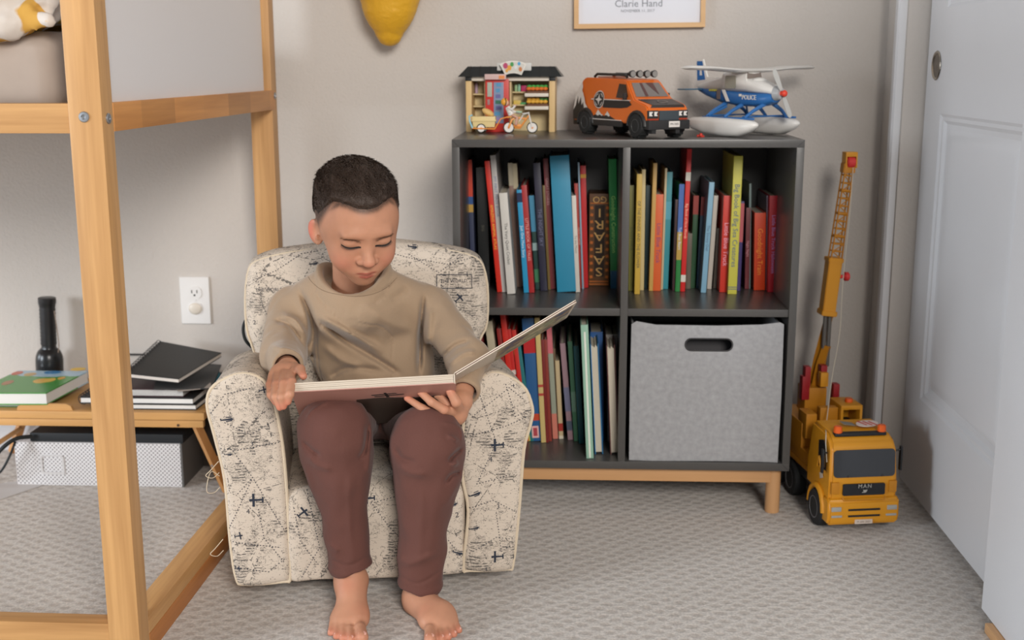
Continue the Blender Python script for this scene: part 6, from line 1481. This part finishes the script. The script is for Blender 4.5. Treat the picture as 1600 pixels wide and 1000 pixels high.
m = MB(); k_ = T(1322, 432, YB); m.cyl((k_[0] - .005, k_[1], k_[2]), (k_[0] + .006, k_[1], k_[2]), .010, None, 14, .002); m.cyl((k_[0] - .016, k_[1], k_[2]), (k_[0] - .004, k_[1], k_[2]), .004); m.build('crank_knob', pl((206, 48, 46), .4), tk)
m = MB(); m.tube([tuple(q) for q in ospline([T(1333, 262, YB - .02), T(1328, 330, YB - .03), T(1317, 440, YB - .04), T(1312, 520, YB - .06), T(1300, 590, YB - .08), T(1292, 655, YB - .14), T(1289, 668, .03), (-.066, .050, .2035), (-.073, .030, .185), (-.0735, .018, .15)], 6)], .0009, 5); m.build('crane_rope', pl((200, 190, 172), .8), tk)
pp = MB(); c = (.836, -.020, .2080); pp.prism(circ(.022, 14, .016, 0, 1.1, .7), .0014, Matrix.Translation((c[0], c[1], c[2])) @ Euler((R(6), R(-2), .3)).to_matrix().to_4x4())
o = pp.build('paper_sign', pl((216, 200, 192), .5), recalc=True, loc=(0, .002, .002)); tag(o, 'small red and white striped paper sign lying on the truck cab roof', 'paper sign')
for k in (-1, 0, 1):
    m = MB(); m.box((c[0] + .016 + k * .011, c[1] + .004, c[2] + .0022), (.004, .024, .0004), (R(6), 0, .7)); m.build('red_stripe', pl((198, 70, 60), .5), o)
gp = MB(); gp.box((.812, -.014, .2110), (.030, .016, .0014), (R(8), R(12), .4), .0004); tag(gp.build('paper_scrap', pl((128, 124, 116), .6)), 'crumpled grey foil scrap left of the striped sign on the truck cab', 'scrap')
# ------------------------------------------------------------------ bamboo tray table and what is on it
TY = .085; TZ = at(250, 643, TY)[2]; TR = at(316, 650, TY)[0]; TLn = .52
tt = thing('bamboo_tray_table', 'low bamboo folding tray table under the loft bed', 'tray table', (TR, TY, 0))
bb = wood('bamboo', (206, 158, 98), 'x', .14); bby = wood('bamboo_y', (198, 148, 88), 'y', .14); bbz = wood('bamboo_leg', (190, 136, 80), 'z', .16)
TD = .275
m = MB(); m.bx(-TLn, 0, 0, TD, TZ - .007, TZ, .001); m.build('table_top', bb, tt)
m = MB(); m.bx(-TLn - .006, .006, -.006, .006, TZ - .018, TZ - .0005, .003); m.build('front_edge', bb, tt)
m = MB(); m.bx(-TLn - .006, .006, TD - .006, TD + .006, TZ - .018, TZ, .003); m.build('back_edge', bb, tt)
for x in (-TLn, 0): m = MB(); m.bx(x - .006, x + .006, .006, TD - .006, TZ - .018, TZ + .001, .003); m.build('side_edge', bby, tt)
m = MB(); m.bx(-TLn + .01, .002, -.002, .012, TZ - .036, TZ - .0195, .003); m.bx(-TLn + .01, .002, TD - .012, TD, TZ - .036, TZ - .0195, .003); m.build('leg_rail', bb, tt)
for x, s in ((-.018, 1), (-TLn + .018, -1)):
    for y in (.002, TD - .020):
        m = MB(); m.tube([(x, y + .008, TZ - .030), (x + s * .062, y + .008, .004)], .0115, 4); lg = m.build('leg', bbz, tt)
        m = MB(); m.cyl((x + s * .034, y - .0015, .066), (x + s * .034, y + .002, .066), .0032); m.build('leg_pin', M_bolt, lg)
    m = MB(); m.tube([(x + s * .034, .01, .066), (x + s * .034, TD - .012, .066)], .006, 8); m.build('leg_crossbar', bby, tt)
sx0, sx1 = at(26, 635, TY)[0] - TR, at(113, 635, TY)[0] - TR
m = MB(); m.prism([(sx0, 0), (sx1, 0), (sx1 - .004, .010), (sx1 - .014, .0145), (sx0 + .014, .0145), (sx0 + .002, .008)], .008, FRONT(0, .008, TZ)); m.build('book_stop', bb, tt, recalc=True)
m = MB(); c = T0_ = (at(279, 664, TY)[0] - TR, -.007, at(279, 664, TY)[2]); m.cyl((c[0], -.0035, c[2]), (c[0], .002, c[2]), .003); m.build('edge_pin', pl((70, 50, 34), .5), tt)
# picture books on the left
def lying(name, label, corners, z, h, cover, pages=(226, 224, 220), group=None, cat='book', hard=True, extra=None):
    """a book lying flat: four plan corners (x, y), bottom height z, thickness h"""
    cx_ = sum(c[0] for c in corners) / 4; cy_ = sum(c[1] for c in corners) / 4
    o = thing(name, label, cat, (cx_, cy_, z), (0, 0, 0), group); pts = [(c[0] - cx_, c[1] - cy_) for c in corners]
    ct = .0022 if hard else .0008; sh = lambda k: [(p[0] * k, p[1] * k) for p in pts]
    m = MB(); m.prism(pts, ct, Matrix.Translation((0, 0, h - ct))); top = m.build('cover', cover, o, recalc=True)
    m = MB(); m.prism(pts, ct, Matrix.Identity(4)); m.build('back_cover', cover, o, recalc=True)
    m = MB(); m.prism(sh(.985), h - 2 * ct, Matrix.Translation((0, 0, ct))); m.build('pages', pl(pages, .8), o, recalc=True)
    return o
def corner(px, py, z): p = atz(px, py, z); return (p[0], p[1])
g1 = TZ + .019 + .006
def picture_cover():
    m = bpy.data.materials.new('farm_picture_cover'); m.use_nodes = True; N, L, b = nodes_of(m); tc = N.new('ShaderNodeTexCoord')
    sp_ = N.new('ShaderNodeSeparateXYZ'); L.new(tc.outputs['Object'], sp_.inputs[0]); nz = N.new('ShaderNodeTexNoise'); nz.inputs['Scale'].default_value = 14; L.new(tc.outputs['Object'], nz.inputs['Vector'])
    ad = N.new('ShaderNodeMath'); ad.operation = 'MULTIPLY_ADD'; ad.inputs[1].default_value = .10; L.new(nz.outputs['Fac'], ad.inputs[0]); L.new(sp_.outputs['Y'], ad.inputs[2])
    cr = N.new('ShaderNodeValToRGB'); cr.color_ramp.interpolation = 'CONSTANT'; e = cr.color_ramp.elements; e[0].position = 0; e[0].color = srgb(76, 150, 68); e[1].position = .78; e[1].color = srgb(168, 196, 214)
    mr = N.new('ShaderNodeMapRange'); mr.inputs['From Min'].default_value = -.10; mr.inputs['From Max'].default_value = .16; L.new(ad.outputs[0], mr.inputs['Value']); L.new(mr.outputs['Result'], cr.inputs['Fac']); L.new(cr.outputs['Color'], b.inputs['Base Color']); b.inputs['Roughness'].default_value = .25; return m
yA = TY + .016
o = lying('picture_book', 'white-edged picture book lying at the bottom of the left pile on the tray', [(-1.10, yA), (-.955, yA + .004), (-.955, yA + .2), (-1.10, yA + .2)], TZ + .0004, .012, pl((60, 120, 70), .4))
gb = lying('picture_book', 'thick picture book with a green meadow cover on the left of the tray', [corner(-45, 614, TZ + .040), corner(72, 614, TZ + .040), (at(137, 575, .275)[0], .275), (at(28, 575, .275)[0], .275)], TZ + .0128, .0275, picture_cover())
hz_ = .0275
gx, gy = gb.location.x, gb.location.y
for c, px, py, rx, ry in (((222, 176, 70), 66, 595, .020, .014), ((226, 190, 90), 78, 594, .012, .012), ((200, 96, 74), 27, 583, .012, .012), ((196, 160, 100), 47, 585, .014, .010), ((70, 130, 180), 82, 582, .020, .010), ((228, 186, 60), 122, 577, .018, .010), ((170, 120, 80), 12, 598, .011, .014), ((220, 190, 150), 70, 573, .014, .008), ((222, 170, 70), 96, 591, .008, .008)):
    p = atz(px, py, gb.location.z + hz_); m = MB(); m.prism([(p[0] - gx + rx * math.cos(a), p[1] - gy + ry * 1.5 * math.sin(a)) for a in np.linspace(0, 2 * math.pi, 15)[:-1]], .0003, Matrix.Translation((0, 0, hz_ + px * .000002))); m.build('cover_picture', pl(c, .3), gb, recalc=True)
# flashlight standing on its head behind the book
fl = at(72, 560, .322); ft = thing('flashlight', 'black flashlight standing upright on its wide head behind the picture book', 'flashlight', (fl[0] + .004, .325, TZ + .0003), (0, R(2.5), 0))
fk = pl((30, 31, 33), .28); fz = at(78, 465, .325)[2] - TZ
m = MB(); m.lathe([(.0001, 0), (.030, 0), (.0315, .004), (.0315, .056), (.030, .066), (.026, .076), (.0190, .083), (.0001, .083)], None, 32); m.build('lamp_head', fk, ft)
m = MB(); m.lathe([(.0185, .081), (.0170, .085), (.0170, .092)] + [(r, .092 + k * .0045) for k in range(0, int((fz - .112) / .0045)) for r in ((.0178, .0188)[k % 2],)] + [(.0195, fz - .016), (.0205, fz - .012), (.0205, fz - .001), (.019, fz), (.0001, fz)], None, 28); m.build('grip', pl((34, 34, 36), .32, name='flashlight_grip', bump=.6), ft)
m = MB(); m.tube(ospline([(.019, -.006, fz - .03), (.026, -.008, fz * .6), (.027, -.006, fz * .42), (.021, -.01, .06)], 6), .0011, 6); m.build('wrist_cord', pl((150, 130, 116), .6), ft)
# notebooks on the right
blkc = mat('black_notebook_cover', (40, 40, 40), .55, bump=.15, scale=500, var=.05)
x0n, x1n = at(118, 640, TY + .01)[0], at(306, 640, TY + .01)[0]; yn = TY + .012
n1 = lying('notebook', 'white-paged sketchbook at the bottom of the right pile on the tray', [(at(150, 644, yn)[0], yn), (x1n, yn), (x1n + .012, yn + .235), (x0n + .05, yn + .235)], TZ + .0004, .013, blkc)
n2 = lying('spiral_notebook', 'black spiral sketchbook lying second from the bottom of the right pile', [(x0n + .012, yn - .004), (x1n - .004, yn - .004), (x1n + .004, yn + .225), (x0n + .02, yn + .225)], TZ + .0140, .0150, blkc)
lx = x0n + .012 - n2.location.x
m = MB()
for k in range(16):
    y_ = -.105 + k * .0135; m.tube([(lx + .004 + .011 * math.cos(a), y_, .0075 + .012 * math.sin(a)) for a in np.linspace(.6, 5.9, 11)], .0009, 5)
m.build('spiral_binding', pl((30, 30, 32), .35), n2)
n3 = lying('glitter_book', 'book with glittery white page edges under the tilted black notebook', [(at(140, 615, yn)[0], yn + .002), (at(286, 615, yn)[0], yn + .002), (at(286, 615, yn)[0] + .01, yn + .20), (at(140, 615, yn)[0], yn + .20)], TZ + .0294, .018, pl((56, 30, 36), .5), (208, 206, 200))
gm = mat('glitter_edge', (206, 204, 200), .4, bump=1.0, scale=900, var=.35); [c for c in n3.children if c.name.startswith('pages')][0].data.materials[0] = gm
# loose grey papers sticking out at the right
def sheet(label, pts, z, mm, th=.0012, cat='paper', name='loose_papers', tilt=(0, 0)):
    cx_ = sum(p[0] for p in pts) / len(pts); cy_ = sum(p[1] for p in pts) / len(pts); m = MB(); m.prism([(p[0] - cx_, p[1] - cy_) for p in pts], th)
    o = m.build(name, mm, None, recalc=True, loc=(cx_, cy_, z), rot=(R(tilt[0]), R(tilt[1]), 0)); tag(o, label, cat); return o
zz = TZ + .048
sheet('dark card folder poking out to the right beneath the tilted notebook', [corner(240, 606, zz + .010), corner(330, 600, zz + .010), corner(346, 565, zz + .010), corner(250, 565, zz + .010)], zz + .0040, pl((46, 48, 50), .5), .002, 'folder', 'card_folder', (0, 4))
sheet('grey loose papers hanging out at the right side of the notebook pile', [corner(278, 612, zz), corner(331, 606, zz), corner(322, 572, zz), corner(262, 580, zz)], zz - .0002, pl((168, 158, 150), .7), .0015)
sheet('teal printed sheet peeking out beside the grey papers', [corner(325, 596, zz), corner(345, 590, zz), corner(342, 572, zz), corner(320, 576, zz)], zz - .010, pl((44, 120, 140), .6), .0012)
# tilted black spiral notebook on top
tb_ = thing('spiral_notebook', 'black spiral notebook lying askew on top of the right pile', 'book', (0, 0, 0))
zt_ = TZ + .066
A = [np.array(at(196, 583, yn + .00)), np.array(at(279, 594, yn - .004)), np.array(at(346, 551, yn + .18)), np.array(at(250, 535, yn + .22))]
c0 = sum(A) / 4; ex = (A[2] - A[3] + A[1] - A[0]); ex /= np.linalg.norm(ex); ey = (A[3] - A[0] + A[2] - A[1]); nz_ = np.cross(ex, ey); nz_ /= np.linalg.norm(nz_); ey = np.cross(nz_, ex)
pts = [((a - c0) @ ex, (a - c0) @ ey) for a in A]
tb_.matrix_world = Matrix(((ex[0], ey[0], nz_[0], c0[0]), (ex[1], ey[1], nz_[1], c0[1]), (ex[2], ey[2], nz_[2], c0[2]), (0, 0, 0, 1)))
m = MB(); m.prism(pts, .0016); m.build('cover', blkc, tb_, recalc=True)
m = MB(); m.prism([(p[0] * .99, p[1] * .99) for p in pts], .007, Matrix.Translation((0, 0, -.0075))); m.build('pages', pl((214, 206, 198), .8), tb_, recalc=True)
m = MB(); m.prism(pts, .0012, Matrix.Translation((0, 0, -.0092))); m.build('back_cover', blkc, tb_, recalc=True)
m = MB(); a, b_ = pts[0], pts[3]
for k in range(15):
    t = (k + .5) / 15; px_, py_ = a[0] + (b_[0] - a[0]) * t, a[1] + (b_[1] - a[1]) * t; m.tube([(px_ + .008 * math.cos(q), py_, -.003 + .009 * math.sin(q)) for q in np.linspace(.4, 5.9, 10)], .0009, 5)
m.build('spiral_binding', pl((34, 34, 36), .35), tb_)
sheet('black card lying flat under the left edge of the tilted notebook', [corner(150, 560, zz), corner(225, 560, zz), corner(235, 547, zz), corner(160, 547, zz)], zz + .008, blkc, .0015, 'card', 'black_card')

# ------------------------------------------------------------------ storage under the tray
def dot_mat():
    m = mat('trellis_print_board', (220, 216, 216), .6); N, L, b = nodes_of(m); tc = N['Texture Coordinate']
    mp = N.new('ShaderNodeMapping'); mp.inputs['Rotation'].default_value = (0, R(45), 0); mp.inputs['Scale'].default_value = (150, 150, 150); L.new(tc.outputs['Object'], mp.inputs['Vector'])
    sp_ = N.new('ShaderNodeSeparateXYZ'); L.new(mp.outputs['Vector'], sp_.inputs[0]); o_ = []
    for ax_ in 'XZ':
        f = N.new('ShaderNodeMath'); f.operation = 'FRACT'; L.new(sp_.outputs[ax_], f.inputs[0]); s_ = N.new('ShaderNodeMath'); s_.operation = 'SUBTRACT'; s_.inputs[1].default_value = .5; L.new(f.outputs[0], s_.inputs[0])
        a_ = N.new('ShaderNodeMath'); a_.operation = 'ABSOLUTE'; L.new(s_.outputs[0], a_.inputs[0]); o_.append(a_.outputs[0])
    mx_ = N.new('ShaderNodeMath'); mx_.operation = 'MAXIMUM'; L.new(o_[0], mx_.inputs[0]); L.new(o_[1], mx_.inputs[1]); lt = N.new('ShaderNodeMath'); lt.operation = 'LESS_THAN'; lt.inputs[1].default_value = .25; L.new(mx_.outputs[0], lt.inputs[0])
    mc = N.new('ShaderNodeMix'); mc.data_type = 'RGBA'; mc.inputs['A'].default_value = srgb(222, 220, 221); mc.inputs['B'].default_value = srgb(120, 116, 118); L.new(lt.outputs[0], mc.inputs['Factor']); L.new(mc.outputs['Result'], b.inputs['Base Color']); return m
by = .125; bx0_, bx1_ = at(27, 750, by)[0], at(287, 745, by)[0]; bh = at(100, 692, by)[2]
sb_ = thing('storage_box', 'white storage box with grey trellis print on the carpet under the tray table', 'storage box', (bx1_, by, 0.0005))
m = MB(); m.bx(bx0_ - bx1_, -.004, 0, .20, 0, bh, .0015); m.build('box_body', dot_mat(), sb_)
m = MB(); m.bx(-.005, .0, -.0005, .20, 0, bh, .001); m.build('box_side', pl((96, 94, 92), .6), sb_)
m = MB(); m.prism(rrect(.055, .045, .006, 4, at(82, 722, by)[0] - bx1_, bh * .48), .0025, FRONT(0, 0, 0), [rrect(.045, .037, .004, 4, at(82, 722, by)[0] - bx1_, bh * .50)]); m.build('label_holder', pl((206, 204, 204), .3), sb_, recalc=True)
lb = MB(); lb.bx(at(46, 690, by)[0], at(285, 690, by)[0], by + .004, by + .19, bh + .001, bh + .0215, .002); tag(lb.build('black_case', pl((28, 32, 36), .5)), 'flat black case lying on the trellis print storage box', 'case')
s = MB(); s.tube(ospline([at(-30, 742, .07), at(0, 704, .08), at(24, 686, .10), at(50, 682, .122)], 6), .0052, 6); s.tube(ospline([at(-20, 750, .075), at(0, 738, .075), at(14, 715, .08), at(24, 690, .10)], 6), .0028, 6)
tag(s.build('carry_strap', mat('black_webbing', (22, 28, 30), .6)), 'black carrying strap draped down at the left under the tray table', 'strap')
pp = sheet('thin white paper sheet lying on the carpet in front of the storage box', [corner(-30, 790, .002), corner(-30, 760, .002), corner(25, 752, .002), corner(92, 748, .002), corner(60, 760, .002)], .0006, pl((196, 192, 190), .7), .0015)
nz1 = MB(); 
nz1.bx(at(292, 700, .19)[0], at(345, 700, .19)[0], .27, .34, .0006, .150, .004); tag(nz1.build('cloth_bin', pl((66, 58, 52), .8)), 'dark brown bin in shade behind the right leg of the tray table', 'bin')
